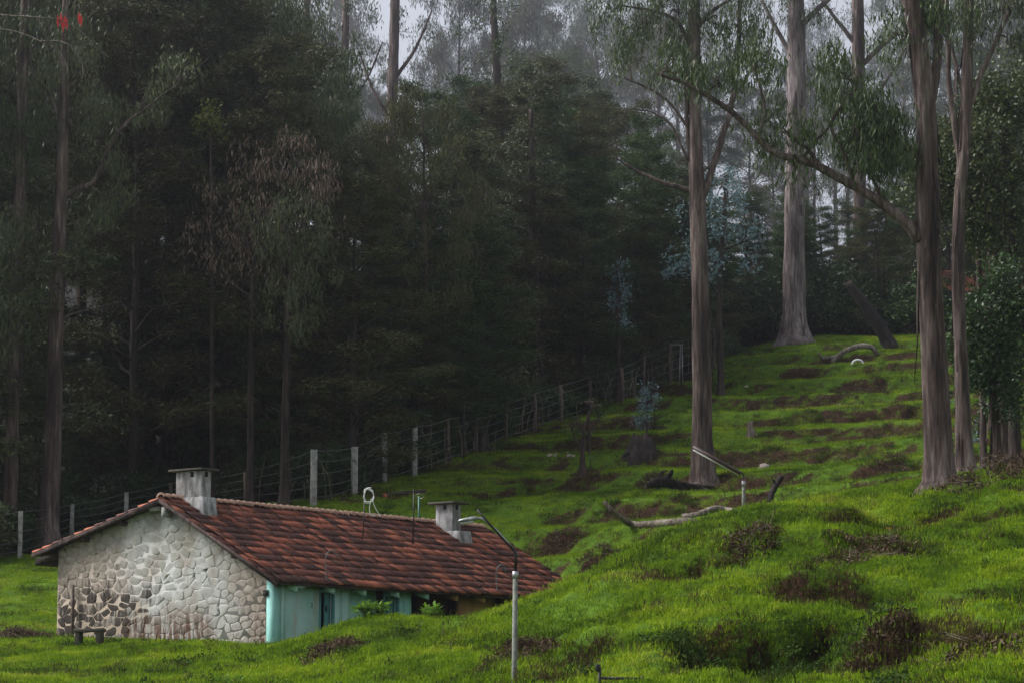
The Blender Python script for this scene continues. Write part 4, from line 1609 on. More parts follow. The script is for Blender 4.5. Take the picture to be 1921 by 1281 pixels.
def stump(px, py, wpx, hpx, label, m, seed, ymin=80):
    rng = np.random.default_rng(seed)
    g0 = gp(px, py, ymin)
    Y = float(g0[1])
    s = mpp(Y)
    e = empty('tree_stump', g0)
    tag(e, label, 'stump')
    k = 22
    V = []
    lob = 1 + .16 * np.sin(np.arange(k) * 2 * math.pi / k * 5 + rng.random() * 6) + rng.normal(size=k) * .08
    for t, rr in ((-.9, 1.15), (0, .95), (.22, .78), (.6, .64), (1, .56)):
        for j in range(k):
            a_ = j / k * 2 * math.pi
            r_ = wpx / 2 * s * (rr * (lob[j] if t < .5 else 1 + (lob[j] - 1) * .6))
            top_j = (rng.random() * .55 - .3) if t == 1 else 0
            V.append((math.cos(a_) * r_, math.sin(a_) * r_, (t + top_j) * hpx * s))
    V.append((0, 0, hpx * s * .72))
    q = [(i * k + j, i * k + (j + 1) % k, (i + 1) * k + (j + 1) % k, (i + 1) * k + j) for i in range(4) for j in range(k)]
    t3 = [(4 * k + j, 4 * k + (j + 1) % k, 5 * k) for j in range(k)]
    mkobj('stump_wood', fast_mesh('stump_wood', np.array(V), [np.array(q), np.array(t3)]), m, e, True)
    for i in range(5):
        a_ = rng.random() * 6.28
        L = wpx * s * (.55 + .3 * rng.random())
        d = np.array([math.cos(a_), math.sin(a_) * .6, 0])
        pts = [d * L * .3 + [0, 0, hpx * s * .35], d * L * .7 + [0, 0, hpx * s * .10], d * L * 1.1 + [0, 0, -.12]]
        MB().tube(catmull(pts, 4), np.linspace(.11, .03, 9), 7, .1, rng).obj('root', m, e, True)
    return g0


STUMP = stump(1205, 852, 66, 34, 'broad split grey stump with a pale sapling growing from it', 'charred_wood', 4)
stump(905, 848, 36, 40, 'round dark stump by the wooden fence posts', 'charred_wood', 6)
stump(1408, 818, 16, 26, 'small pale broken stump on the middle terrace', 'dead_wood', 9)


def rock(name, px, py, wpx, hpx, m, label, cat, ymin, seed):
    rng = np.random.default_rng(seed)
    g0 = gp(px, py, ymin)
    s = mpp(float(g0[1]))
    n, k = 6, 10
    V = []
    for i in range(n):
        ph = -.4 + (math.pi / 2 + .35) * i / (n - 1)
        for j in range(k):
            a_ = j / k * 6.283
            r_ = 1 + rng.normal() * .13
            V.append((math.cos(a_) * math.cos(ph) * wpx / 2 * s * r_, math.sin(a_) * math.cos(ph) * wpx / 2.4 * s * r_, math.sin(ph) * hpx * s * r_))
    q = [(i * k + j, i * k + (j + 1) % k, (i + 1) * k + (j + 1) % k, (i + 1) * k + j) for i in range(n - 1) for j in range(k)]
    o = mkobj(name, fast_mesh(name, np.array(V), [np.array(q), np.array([list(range((n - 1) * k, n * k))])]), m)
    o.location = g0
    return tag(o, label, cat)


rock('stone', 1433, 878, 22, 9, 'stone_pale', 'pale pinkish stone on the terrace right of the forked gum', 'stone', 85, 1)
rock('stone', 1400, 726, 8, 2.5, 'stone_pale', 'small pale stone on the upper lawn', 'stone', 100, 2)
rock('stone', 1575, 760, 8, 3, 'stone_pale', 'small pale stone among the brush of the upper bank', 'stone', 90, 3)
rock('cloth', 722, 932, 13, 6, 'orange_cloth', 'small orange rag on the ground by the plank', 'cloth', 85, 4)
rng_ = np.random.default_rng(77)
for i in range(14):
    px, py = 1022 + rng_.random() * 55, 852 + rng_.normal() * 4
    g0 = gp(px, py, 85)
    o = rock('stone', px, py, 5 + 4 * rng_.random(), 3, 'stone_pale', 'small pale stone in the heap of rubble below the fence', 'stone', 85, 100 + i)
    o['group'] = 'pale rubble stones below the fence'
# white plastic hoop on the top terrace
g0 = gp(1608, 684, 100)
Y = float(g0[1])
tag(MB().tube(rel(catmull([at(1598, 684, Y), at(1601, 678, Y), at(1608, 675, Y), at(1616, 677, Y), at(1619, 683, Y)], 4), g0), .06, 8).obj('plastic_hoop', 'white_plastic', None, True), 'white plastic hoop lying on the top terrace', 'pipe').location = g0
# yellow flower on the bank
g0 = gp(1670, 1008, 40)
e = empty('yellow_flower', g0)
tag(e, 'single yellow flower in the bare bank of the mound', 'flower')
MB().tube([(0, 0, -.05), (.01, 0, .1), (0, 0, .16)], .006, 5).obj('stem', 'leaf_shrub', e)
for i in range(5):
    a_ = i * 1.256
    d = np.array([math.cos(a_), math.sin(a_), .5])
    s_ = np.array([-math.sin(a_), math.cos(a_), 0])
    o_ = np.array([0, 0, .16])
    MB().add(np.array([o_, o_ + d * .05 + s_ * .03, o_ + d * .11, o_ + d * .05 - s_ * .03]), [[[0, 1, 2, 3]]]).obj('petal', 'petal_yellow', e)
# small concrete trough by the gable foot
g0 = gp(168, 1212, 60)
e = empty('stone_bench', g0, .75 - math.pi / 2 + .6)
tag(e, 'little mossy concrete bench at the foot of the gable', 'bench')
MB().box((0, 0, .40), (.75, .34, .07)).obj('slab', 'moss_slab', e, bevel=.01)
for sx in (-.29, .27):
    MB().box((sx, 0, .13), (.13, .28, .48)).obj('leg', 'moss_slab', e, bevel=.01)
# dark metal frame at the lower edge
Y = float(gp(1165, 1283, 30)[1]) - .9
g0 = near_ground(1165, Y)
e = empty('metal_frame', g0)
tag(e, 'dark metal frame rail in the foreground grass', 'frame')
for a, b, w_ in (((1125, 1300), (1125, 1252), .022), ((1205, 1300), (1205, 1268), .018), ((1125, 1271), (1206, 1273), .020)):
    MB().tube(rel([at(a[0], a[1], Y), at(b[0], b[1], Y)], g0), w_, 8).obj('rail' if a[1] == 1271 else 'leg', 'dark_metal', e)
MB().box(at(1122, 1252, Y) - g0, (.07, .06, .10)).obj('knob', 'dark_metal', e, bevel=.015)


# ------------------------------------------------------------------ heaps of dry brush
def brush(px, py, ymin, w_, h_, label, n, seed, m='brush'):
    rng = np.random.default_rng(seed)
    g0 = gp(px, py, ymin)
    e = empty('brush_pile', g0)
    tag(e, label, 'brush pile')
    k = n // 9 + 4
    a = rng.random(k) * 6.283
    r_ = np.sqrt(rng.random(k))
    X = g0[0] + np.cos(a) * r_ * w_ / 2
    Y = g0[1] + np.sin(a) * r_ * w_ / 2.6
    Z = H(X, Y) + rng.random(k) * h_ * (1 - r_ ** 2) * .9 + .02
    C = np.stack([X, Y, Z], 1)
    mkobj('dead_leaves', leaves_mesh('dead_leaves', C, (.16, .16, .08), 22, rng, 'any', (.09, .03), g0), m, e)
    mb = MB()
    for i in range(n // 20):
        c_ = C[rng.integers(k)]
        d = rng.normal(size=3) * np.array([1, 1, .45])
        d /= np.linalg.norm(d)
        L = .15 + .35 * rng.random()
        mb.tube(rel([c_ - d * L, c_ + rng.normal(size=3) * .04, c_ + d * L], g0), [.006, .005, .002], 4, 0, None, False)
    tag(mb.obj('twigs', 'pale_stick' if seed % 2 == 0 else 'bark_brown', e), kind='stuff')


brush(625, 1226, 45, 1.3, .30, 'dry brown brush heap on the grass near the teal corner', 700, 1)
brush(980, 1232, 40, 1.5, .25, 'heap of dry twigs at the foot of the front lamp post', 800, 3)
brush(1650, 1040, 40, 2.3, .18, 'long spread of dead leaves below the bare bank of the mound', 1000, 4)
brush(1410, 1010, 40, 1.1, .22, 'dry straw clump near the crest below the tube light', 600, 6)
brush(1655, 1220, 34, 1.0, .10, 'brown brush hummock low on the right of the mound', 600, 7)
brush(1845, 1225, 34, 1.2, .12, 'brown brush hummock in the lower right corner', 600, 8)
brush(40, 1195, 60, 2.0, .22, 'dark brush strip beside the far end of the gable', 700, 10)
brush(1660, 890, 70, 2.0, .25, 'dark brush heap on the terrace left of the thick right trunk', 700, 11)
brush(1600, 740, 85, 3.6, .35, 'wide heap of dead branches on the upper bank', 1200, 12)
brush(1880, 895, 55, 3.0, .55, 'russet heap of dead leaves under the right-hand trees', 1500, 14)
brush(1120, 1055, 70, 1.3, .25, 'dark twig heap above the far end of the roof', 500, 16)
brush(1060, 1010, 70, 1.7, .15, 'brown leaf scatter along the bank right of the lamp', 500, 17)
brush(1095, 893, 85, 1.2, .15, 'dry twigs round the foot of the leafless sapling', 300, 18)
brush(1230, 905, 80, 1.4, .4, 'dark root tangle at the end of the uprooted log', 500, 19)

# ================================================================== TREES: the single ones that can be told apart
def px_tube(pp, Y, g0, rng, k=10, wob=.05, n=6):
    P = np.array([at(q_[0], q_[1], Y + (q_[3] if len(q_) > 3 else 0)) for q_ in pp])
    C_ = catmull(P, n)
    R = np.interp(np.linspace(0, 1, len(C_)), np.linspace(0, 1, len(pp)), [q_[2] * .5 * mpp(Y) for q_ in pp])
    return C_, R


def strips_n(R, C):
    return int(26 * min(1, R.max() / .35))


def gum(label, base, trunk, limbs=(), blobs=(), bark='bark_gum', leaf='leaf_gum', mode='hang', size=(.21, .036), per=88, seed=1, name='gum_tree', ymin=80, Yset=None, spread=.6, strips=0, cat='tree'):
    rng = np.random.default_rng(seed)
    if Yset:
        g0 = near_ground(base[0], Yset)
    else:
        g0 = gp(base[0], base[1], ymin)
    Y = float(g0[1])
    e = empty(name, g0)
    tag(e, label, cat)
    pp = list(trunk)
    dep = g0[1] * CP + g0[2] * SP
    pyg = 640.5 - F_PX * (g0[2] * CP - g0[1] * SP) / dep
    if pp[0][1] < pyg - 6:
        pp = [(pp[0][0], pyg, pp[0][2] * 1.15)] + pp
    C_, R = px_tube(pp, Y, g0, rng)
    # spread foot, sunk into the ground
    C_ = np.concatenate([[C_[0] - np.array([0, 0, .9])], C_])
    R = np.concatenate([[R[0] * 1.3], R])
    R[1] *= 1.12
    samp = [C_]
    srad = [R]
    nn = int(len(C_) * 1.0)
    big = R.max() > .12
    (trunk_tube(C_ - g0, R, rng) if big else MB().tube(C_ - g0, R, 10, .045, rng)).obj('trunk', bark, e, True)
    if big and strips_n(R, C_):
        mb_ = MB()
        for i in range(strips_n(R, C_)):
            j = rng.integers(2, len(C_) - 1)
            a_ = rng.random() * 6.283
            dd = np.array([math.cos(a_), math.sin(a_), 0])
            ss = np.array([-dd[1], dd[0], 0]) * (.02 + .05 * rng.random())
            p_ = C_[j] - g0 + dd * R[j] * 1.0
            L_ = .5 + 1.6 * rng.random()
            q0, q1, q2 = p_, p_ + dd * .05 - np.array([0, 0, L_ * .5]), p_ + dd * (.06 + .25 * rng.random()) - np.array([0, 0, L_])
            mb_.add(np.array([q0 - ss, q0 + ss, q1 + ss, q1 - ss, q2 + ss * .5, q2 - ss * .5]), [[[0, 1, 2, 3], [3, 2, 4, 5]]])
        tag(mb_.obj('peeling_bark', 'bark_brown', e), kind='stuff')
    for lb in limbs:
        L_, RL = px_tube(lb, Y, g0, rng)
        L_ = L_ + np.cumsum(rng.normal(size=L_.shape) * .012, 0)
        MB().tube(L_ - g0, RL, 8, .06, rng).obj('limb', bark, e, True)
        samp.append(L_)
        srad.append(RL)
    if blobs:
        S = np.concatenate(samp)
        C, rad = [], []
        tw_ = MB()
        for bl in blobs:
            px, py, rp, n = bl[:4]
            dY = bl[4] if len(bl) > 4 else 0
            c0 = at(px, py, Y + dY)
            rm = rp * mpp(Y)
            i0 = int(np.argmin(np.linalg.norm(S - c0, axis=1) + rng.random(len(S)) * .4))
            root = S[i0]
            hub = c0 * .75 + root * .25 + rng.normal(size=3) * .1
            tw_.tube(catmull(rel([root, (root + hub) / 2 + rng.normal(size=3) * .15 + np.array([0, 0, .15]), hub], g0), 4), np.linspace(.035, .016, 9), 5, 0, None, False)
            for i in range(n):
                g = rng.normal(size=3)
                g /= max(1, np.linalg.norm(g) / 1.5)
                p_ = c0 + g * rm * np.array([.7, .7, .62])
                C.append(p_)
                rad.append(np.array([.40, .40, .50]) * (.6 + .8 * rng.random()) * spread / .6)
                tw_.tube(rel([hub, (hub + p_) / 2 + rng.normal(size=3) * .12 + np.array([0, 0, .12]), p_], g0), [.014, .010, .004], 4, 0, None, False)
        tag(tw_.obj('twigs', bark, e), kind='stuff')
        mkobj('crown', leaves_mesh('crown', np.array(C), np.array(rad), per, rng, mode, size, g0), leaf, e)
    return e, g0


rg = random.Random(4)
gum('tall forked gum with bare trunk rising behind the tube-light post', (1320, 912),
    [(1320, 914, 52), (1319, 895, 44), (1318, 800, 38), (1316, 640, 34), (1312, 480, 31), (1308, 370, 31), (1305, 250, 25), (1303, 120, 23), (1302, -120, 20)],
    [[(1312, 385, 18), (1330, 340, 15), (1352, 275, 13), (1374, 190, 12), (1384, 90, 10), (1390, -60, 8)],
     [(1304, 375, 12), (1294, 310, 10), (1290, 240, 9), (1289, 170, 9), (1284, 90, 6)],
     [(1305, 360, 11), (1262, 347, 10), (1215, 332, 8), (1172, 312, 5), (1150, 300, 2)],
     [(1290, 240, 6), (1255, 190, 5), (1205, 160, 4), (1150, 140, 2)],
     [(1290, 300, 5), (1262, 240, 4), (1230, 215, 3), (1190, 205, 2)],
     [(1374, 190, 7), (1410, 130, 6), (1440, 100, 4), (1450, 60, 2)],
     [(1303, 100, 9), (1270, 40, 7), (1225, 20, 5), (1160, 10, 3)],
     [(1303, 60, 9), (1340, 20, 7), (1385, -10, 5)]],
    [(1165, 60, 45, 9), (1215, 45, 60, 14), (1255, 95, 55, 11), (1200, 110, 50, 8), (1275, 25, 55, 12), (1340, 50, 50, 11), (1395, 70, 55, 12), (1430, 120, 40, 8), (1375, 130, 35, 6), (1130, 20, 35, 6), (1300, 150, 35, 5), (1250, 10, 50, 10), (1390, 10, 50, 10)],
    'bark_gum', 'leaf_gum', seed=5)
gum('massive pale gum standing at the top of the lawn', (1490, 642),
    [(1490, 648, 66), (1489, 620, 52), (1489, 570, 43), (1490, 480, 39), (1491, 400, 38), (1492, 330, 39), (1494, 200, 36), (1494, 60, 34), (1493, -120, 28)],
    [[(1500, 350, 20), (1514, 335, 17), (1522, 322, 12)], [(1494, 60, 14), (1530, 20, 12), (1580, -20, 9), (1640, -50, 6)], [(1492, 120, 10), (1460, 60, 8), (1430, 0, 6)]],
    [(1500, 20, 40, 8), (1470, 5, 50, 9), (1540, 30, 40, 6), (1575, -10, 60, 9), (1510, 150, 26, 3)],
    'bark_gum_pale', 'leaf_gum', seed=6)
gum('thick shaggy gum at the right with a long limb sweeping left', (1766, 914),
    [(1766, 918, 66), (1763, 895, 56), (1758, 800, 50), (1750, 650, 46), (1743, 520, 44), (1740, 420, 43), (1739, 320, 42), (1738, 230, 40), (1728, 120, 38), (1712, 0, 34), (1698, -100, 28)],
    [[(1730, 450, 26), (1700, 418, 22), (1660, 388, 21), (1600, 352, 19), (1530, 318, 17), (1462, 293, 15), (1418, 248, 13), (1370, 205, 11), (1310, 168, 9), (1240, 145, 6)],
     [(1738, 240, 20), (1757, 130, 19), (1765, 20, 17), (1772, -90, 14)],
     [(1540, 322, 9), (1515, 285, 8), (1490, 265, 6), (1465, 245, 4)],
     [(1600, 352, 10), (1588, 300, 8), (1560, 240, 6), (1575, 190, 4)],
     [(1500, 305, 8), (1530, 270, 6), (1570, 220, 5), (1605, 175, 3)],
     [(1690, 410, 9), (1650, 350, 7), (1625, 290, 6), (1640, 230, 4)],
     [(1425, 255, 8), (1440, 210, 6), (1425, 150, 4), (1400, 110, 3)],
     [(1720, 445, 9), (1690, 425, 5), (1680, 400, 3)]],
    [(1588, 195, 42, 9), (1565, 130, 36, 6), (1640, 215, 48, 11), (1610, 260, 42, 9), (1660, 265, 46, 10), (1630, 310, 46, 8), (1690, 280, 40, 7), (1445, 235, 34, 5), (1450, 285, 22, 3), (1510, 270, 24, 3), (1415, 130, 40, 7), (1350, 150, 36, 5), (1500, 320, 15, 2), (1690, 60, 40, 6), (1760, 30, 40, 6), (1730, -10, 50, 8), (1260, 130, 30, 4)],
    'bark_gum', 'leaf_gum', seed=7, ymin=62)
gum('second rough trunk close behind the thick gum at the right', (1812, 892),
    [(1814, 895, 42), (1810, 850, 34), (1806, 760, 27), (1802, 640, 24), (1797, 500, 23), (1800, 380, 22), (1810, 250, 22), (1815, 120, 20), (1818, -80, 17)],
    [[(1806, 330, 14), (1790, 230, 12), (1778, 120, 10), (1770, -20, 8)], [(1812, 220, 12), (1850, 110, 10), (1890, 20, 8)]],
    [(1840, 40, 50, 8), (1885, 30, 50, 8), (1790, 40, 40, 6), (1905, 80, 40, 6)], 'bark_gum', 'leaf_gum_dark', seed=8, ymin=70)
gum('dark broad trunk at the right edge under the hanging foliage', (1888, 872),
    [(1890, 878, 56), (1886, 840, 46), (1882, 760, 44), (1878, 650, 40), (1870, 520, 34), (1860, 380, 28), (1850, 220, 22)], [], [], 'bark_dark', seed=9, ymin=70)
gum('slim pale sapling trunk between the right-hand gums', (1845, 885),
    [(1846, 888, 12), (1842, 700, 12), (1838, 560, 12), (1832, 420, 11), (1820, 250, 9), (1795, 130, 7), (1770, 30, 5)], [[(1840, 580, 6), (1852, 530, 5), (1860, 500, 3)]], [], 'bark_gum', seed=10, ymin=74)
gum('misty gum trunk standing beyond the leaning dead trunk', (1610, 640),
    [(1610, 645, 36), (1610, 600, 28), (1612, 480, 24), (1612, 350, 24), (1610, 180, 25), (1610, -60, 22)],
    [[(1611, 130, 12), (1650, 90, 10), (1690, 60, 7)], [(1610, 90, 10), (1570, 40, 8), (1540, 0, 6)], [(1612, 200, 8), (1650, 170, 6), (1700, 90, 4)]],
    [(1650, 70, 40, 5), (1560, 20, 40, 5), (1690, 40, 36, 5)], 'bark_gum', 'leaf_gum', seed=11, Yset=168)
gum('leftmost tall slim gum at the edge of the picture', (18, 978),
    [(18, 980, 30), (19, 930, 25), (23, 800, 24), (28, 650, 23), (33, 500, 22), (37, 350, 20), (41, 200, 19), (46, 50, 18), (50, -110, 16)],
    [[(20, 720, 7), (8, 660, 5), (-4, 600, 3)], [(32, 535, 5), (55, 530, 4), (85, 535, 3), (110, 552, 2), (128, 580, 1.5)], [(40, 330, 8), (10, 280, 6), (-30, 240, 4)], [(34, 540, 4), (52, 537, 3), (62, 552, 2)]],
    [(15, 245, 45, 9), (50, 265, 40, 7), (20, 310, 36, 6), (70, 235, 30, 4), (20, 40, 60, 9), (80, 60, 50, 6)], 'bark_gum', 'leaf_gum', seed=12, Yset=99)
gum('tall reddish gum with a bent limb, second from the picture edge', (92, 1002),
    [(92, 1006, 44), (94, 960, 36), (99, 850, 32), (102, 720, 30), (106, 580, 28), (112, 430, 26), (117, 300, 22), (120, 180, 18), (122, 60, 14), (124, -80, 10)],
    [[(120, 372, 14), (148, 352, 12), (168, 342, 11), (186, 312, 10), (200, 270, 9), (228, 232, 7), (290, 185, 4), (345, 140, 2.5), (392, 98, 1)],
     [(118, 240, 7), (95, 180, 6), (60, 140, 4)], [(106, 600, 6), (140, 585, 4), (200, 568, 3), (240, 552, 2)]],
    [(200, 300, 40, 6), (260, 200, 46, 8), (330, 150, 46, 8), (170, 210, 40, 6), (80, 150, 46, 8), (130, 90, 50, 9), (215, 380, 40, 6), (160, 430, 30, 3)], 'bark_gum', 'leaf_gum_dark', seed=13, Yset=99.5)
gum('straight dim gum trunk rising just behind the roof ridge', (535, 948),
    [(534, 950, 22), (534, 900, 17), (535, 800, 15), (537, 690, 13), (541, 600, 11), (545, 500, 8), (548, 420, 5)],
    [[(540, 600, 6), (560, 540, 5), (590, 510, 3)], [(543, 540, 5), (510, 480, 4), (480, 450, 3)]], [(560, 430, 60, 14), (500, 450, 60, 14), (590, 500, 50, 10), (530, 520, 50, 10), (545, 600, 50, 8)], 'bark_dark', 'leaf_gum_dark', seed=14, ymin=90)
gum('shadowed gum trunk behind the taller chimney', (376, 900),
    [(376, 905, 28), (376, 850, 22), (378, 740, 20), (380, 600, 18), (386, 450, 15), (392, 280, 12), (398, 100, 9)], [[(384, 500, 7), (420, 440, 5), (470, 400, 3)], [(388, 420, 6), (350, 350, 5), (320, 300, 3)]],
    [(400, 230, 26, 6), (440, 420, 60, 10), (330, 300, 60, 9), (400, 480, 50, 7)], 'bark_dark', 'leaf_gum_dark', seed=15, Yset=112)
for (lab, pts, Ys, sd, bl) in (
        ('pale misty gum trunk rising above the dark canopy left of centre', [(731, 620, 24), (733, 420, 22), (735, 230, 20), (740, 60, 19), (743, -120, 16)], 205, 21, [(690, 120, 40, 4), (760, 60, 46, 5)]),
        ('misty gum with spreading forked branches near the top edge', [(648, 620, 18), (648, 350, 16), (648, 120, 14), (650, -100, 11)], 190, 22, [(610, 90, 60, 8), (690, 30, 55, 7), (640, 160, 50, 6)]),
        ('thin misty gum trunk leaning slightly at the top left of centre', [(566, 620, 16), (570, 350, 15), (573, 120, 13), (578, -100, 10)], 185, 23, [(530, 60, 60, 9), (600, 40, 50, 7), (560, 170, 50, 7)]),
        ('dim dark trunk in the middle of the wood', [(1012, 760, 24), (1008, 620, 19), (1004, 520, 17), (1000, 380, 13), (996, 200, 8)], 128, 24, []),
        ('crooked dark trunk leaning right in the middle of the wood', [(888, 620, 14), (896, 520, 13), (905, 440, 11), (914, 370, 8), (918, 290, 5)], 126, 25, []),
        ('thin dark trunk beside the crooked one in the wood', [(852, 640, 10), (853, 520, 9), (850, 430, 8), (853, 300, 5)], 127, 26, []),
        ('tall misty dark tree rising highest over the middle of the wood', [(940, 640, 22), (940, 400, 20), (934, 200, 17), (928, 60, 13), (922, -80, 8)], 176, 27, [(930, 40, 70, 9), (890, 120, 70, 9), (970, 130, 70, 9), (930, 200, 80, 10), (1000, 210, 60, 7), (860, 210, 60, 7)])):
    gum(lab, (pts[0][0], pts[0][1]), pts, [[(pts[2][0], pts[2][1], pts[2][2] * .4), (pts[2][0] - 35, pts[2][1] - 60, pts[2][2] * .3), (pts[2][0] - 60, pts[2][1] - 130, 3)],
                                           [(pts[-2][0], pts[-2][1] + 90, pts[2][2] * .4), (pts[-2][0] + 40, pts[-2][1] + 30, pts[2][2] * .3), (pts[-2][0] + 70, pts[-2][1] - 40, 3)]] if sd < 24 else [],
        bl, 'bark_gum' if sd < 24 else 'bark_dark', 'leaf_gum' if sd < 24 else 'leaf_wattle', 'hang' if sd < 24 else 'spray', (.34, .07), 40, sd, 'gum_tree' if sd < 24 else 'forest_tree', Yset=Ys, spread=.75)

gum('gum with pinkish dead leaves hanging among the dark wood left of centre', (470, 700), [(470, 760, 12), (472, 600, 10), (478, 480, 8), (486, 400, 5), (492, 350, 2)],
    [[(476, 480, 6), (440, 420, 5), (400, 380, 3)], [(482, 420, 6), (530, 360, 5), (570, 320, 3)], [(474, 560, 5), (420, 520, 4), (380, 500, 2)]],
    [(430, 390, 60, 9), (560, 320, 60, 9), (500, 290, 60, 9), (520, 420, 60, 8), (400, 470, 60, 7), (470, 500, 60, 7), (620, 390, 50, 6)], 'bark_dark', 'leaf_dead', 'hang', (.24, .04), 44, 51, Yset=103, spread=.7)
gum('small yellow-green crown glowing in the dark wood', (398, 640), [(398, 700, 8), (398, 500, 7), (396, 330, 6), (395, 230, 3)], [], [(395, 222, 26, 9), (405, 240, 22, 6), (380, 235, 18, 4)], 'bark_dark', 'leaf_yellow', 'any', (.14, .06), 30, 52, Yset=104, spread=.45, name='young_tree')
# blue-leaved young gum behind the forked one
gum('young gum with silvery blue leaves behind the forked trunk', (1352, 700), [(1352, 700, 12), (1350, 600, 10), (1352, 500, 9), (1358, 400, 7), (1362, 330, 4)],
    [[(1351, 560, 5), (1320, 520, 4), (1270, 505, 2)], [(1355, 470, 5), (1390, 455, 4), (1410, 450, 2)]],
    [(1352, 335, 26, 7), (1370, 375, 34, 12), (1338, 385, 26, 7), (1395, 430, 34, 11), (1345, 440, 26, 7), (1320, 480, 24, 6), (1272, 505, 28, 9), (1335, 505, 30, 9), (1400, 490, 18, 4), (1285, 400, 20, 3), (1300, 450, 20, 3)], 'bark_dark', 'leaf_blue', 'any', (.20, .085), 30, 31, Yset=131, spread=.5)
gum('narrow bluish sapling at the forest edge left of the forked gum', (1160, 640), [(1160, 640, 8), (1160, 560, 6), (1158, 490, 3)], [],
    [(1158, 510, 14, 5), (1160, 540, 18, 7), (1162, 570, 20, 8), (1165, 600, 16, 5)], 'bark_dark', 'leaf_blue', 'any', (.16, .07), 26, 32, Yset=128, spread=.42, name='sapling')
gum('pale sapling growing out of the split grey stump', (1213, 830), [(1213, 842, 4), (1214, 800, 3), (1214, 760, 2.5), (1214, 728, 1.5)], [],
    [(1214, 735, 12, 6), (1216, 755, 20, 10), (1213, 778, 20, 8), (1203, 800, 16, 5)], 'bark_brown', 'leaf_blue', 'any', (.13, .055), 20, 33, ymin=80, spread=.30, name='sapling')
gum('thin half-leafless sapling left of the split stump', (1094, 895), [(1094, 897, 11), (1093, 860, 9), (1094, 820, 6), (1100, 790, 3), (1112, 755, 2)],
    [[(1093, 850, 4), (1080, 815, 3), (1074, 790, 1.5)], [(1094, 840, 4), (1106, 805, 3), (1122, 780, 1.5)], [(1094, 822, 3), (1086, 790, 2), (1090, 760, 1)]],
    [(1112, 755, 9, 4), (1124, 775, 9, 4), (1085, 800, 14, 4), (1098, 815, 14, 4)], 'bark_brown', 'leaf_olive', 'any', (.13, .05), 14, 34, ymin=80, spread=.32, name='sapling')
gum('bluish bush among the dark undergrowth behind the concrete posts', (720, 790), [(722, 800, 5), (722, 770, 4), (720, 735, 2)], [],
    [(712, 735, 22, 7), (740, 745, 22, 7), (722, 760, 24, 7)], 'bark_dark', 'leaf_blue', 'any', (.16, .06), 20, 35, Yset=114, spread=.42, name='bush')
# big evergreen filling the right edge, and the bush below it
gum('big bushy olive evergreen filling the right edge above the gums', (1905, 850), [(1905, 860, 22), (1900, 700, 22), (1895, 500, 20), (1890, 330, 16), (1885, 180, 8)],
    [[(1895, 480, 12), (1840, 400, 9), (1790, 350, 5)], [(1890, 380, 12), (1930, 260, 8), (1950, 180, 4)]],
    [(1905, 150, 60, 24), (1880, 210, 60, 24), (1935, 230, 60, 22), (1840, 260, 55, 20), (1800, 290, 45, 14), (1860, 310, 60, 22), (1920, 330, 60, 22), (1790, 350, 55, 18), (1750, 340, 36, 9), (1840, 380, 60, 20), (1900, 410, 60, 20), (1760, 395, 34, 8), (1850, 440, 50, 14), (1910, 470, 46, 12), (1735, 300, 34, 9), (1945, 130, 50, 16), (1960, 420, 60, 14), (1770, 250, 34, 9), (1775, 310, 46, 14), (1810, 330, 50, 16), (1720, 360, 28, 6), (1800, 420, 44, 12), (1850, 180, 40, 10)],
    'bark_dark', 'leaf_olive', 'any', (.14, .075), 60, 41, 'evergreen_tree', Yset=86, spread=.56)
gum('dark glossy bush hanging round the right-hand trunks', (1870, 800), [(1872, 860, 16), (1868, 780, 14), (1862, 700, 11), (1860, 620, 7)], [[(1866, 720, 8), (1830, 670, 6), (1800, 640, 3)]],
    [(1900, 565, 40, 15), (1865, 590, 42, 16), (1830, 615, 42, 15), (1800, 645, 34, 10), (1880, 640, 50, 19), (1920, 620, 46, 16), (1850, 680, 46, 15), (1905, 690, 50, 16), (1820, 690, 34, 12), (1940, 560, 40, 14), (1870, 720, 44, 14), (1915, 740, 40, 12), (1800, 600, 30, 9), (1850, 550, 34, 11), (1890, 520, 36, 12), (1825, 655, 40, 14)],
    'bark_dark', 'leaf_shrub', 'any', (.13, .07), 60, 42, 'bush', ymin=68, Yset=80, spread=.52)
gum('spray of bluish leaves low beside the right-hand trunks', (1838, 860), [(1840, 880, 5), (1842, 820, 4), (1850, 770, 2)], [], [(1842, 790, 14, 5), (1862, 775, 14, 5), (1830, 820, 10, 3), (1790, 745, 12, 3)], 'bark_dark', 'leaf_blue', 'any', (.15, .05), 14, 43, 'bush', ymin=66, spread=.35)

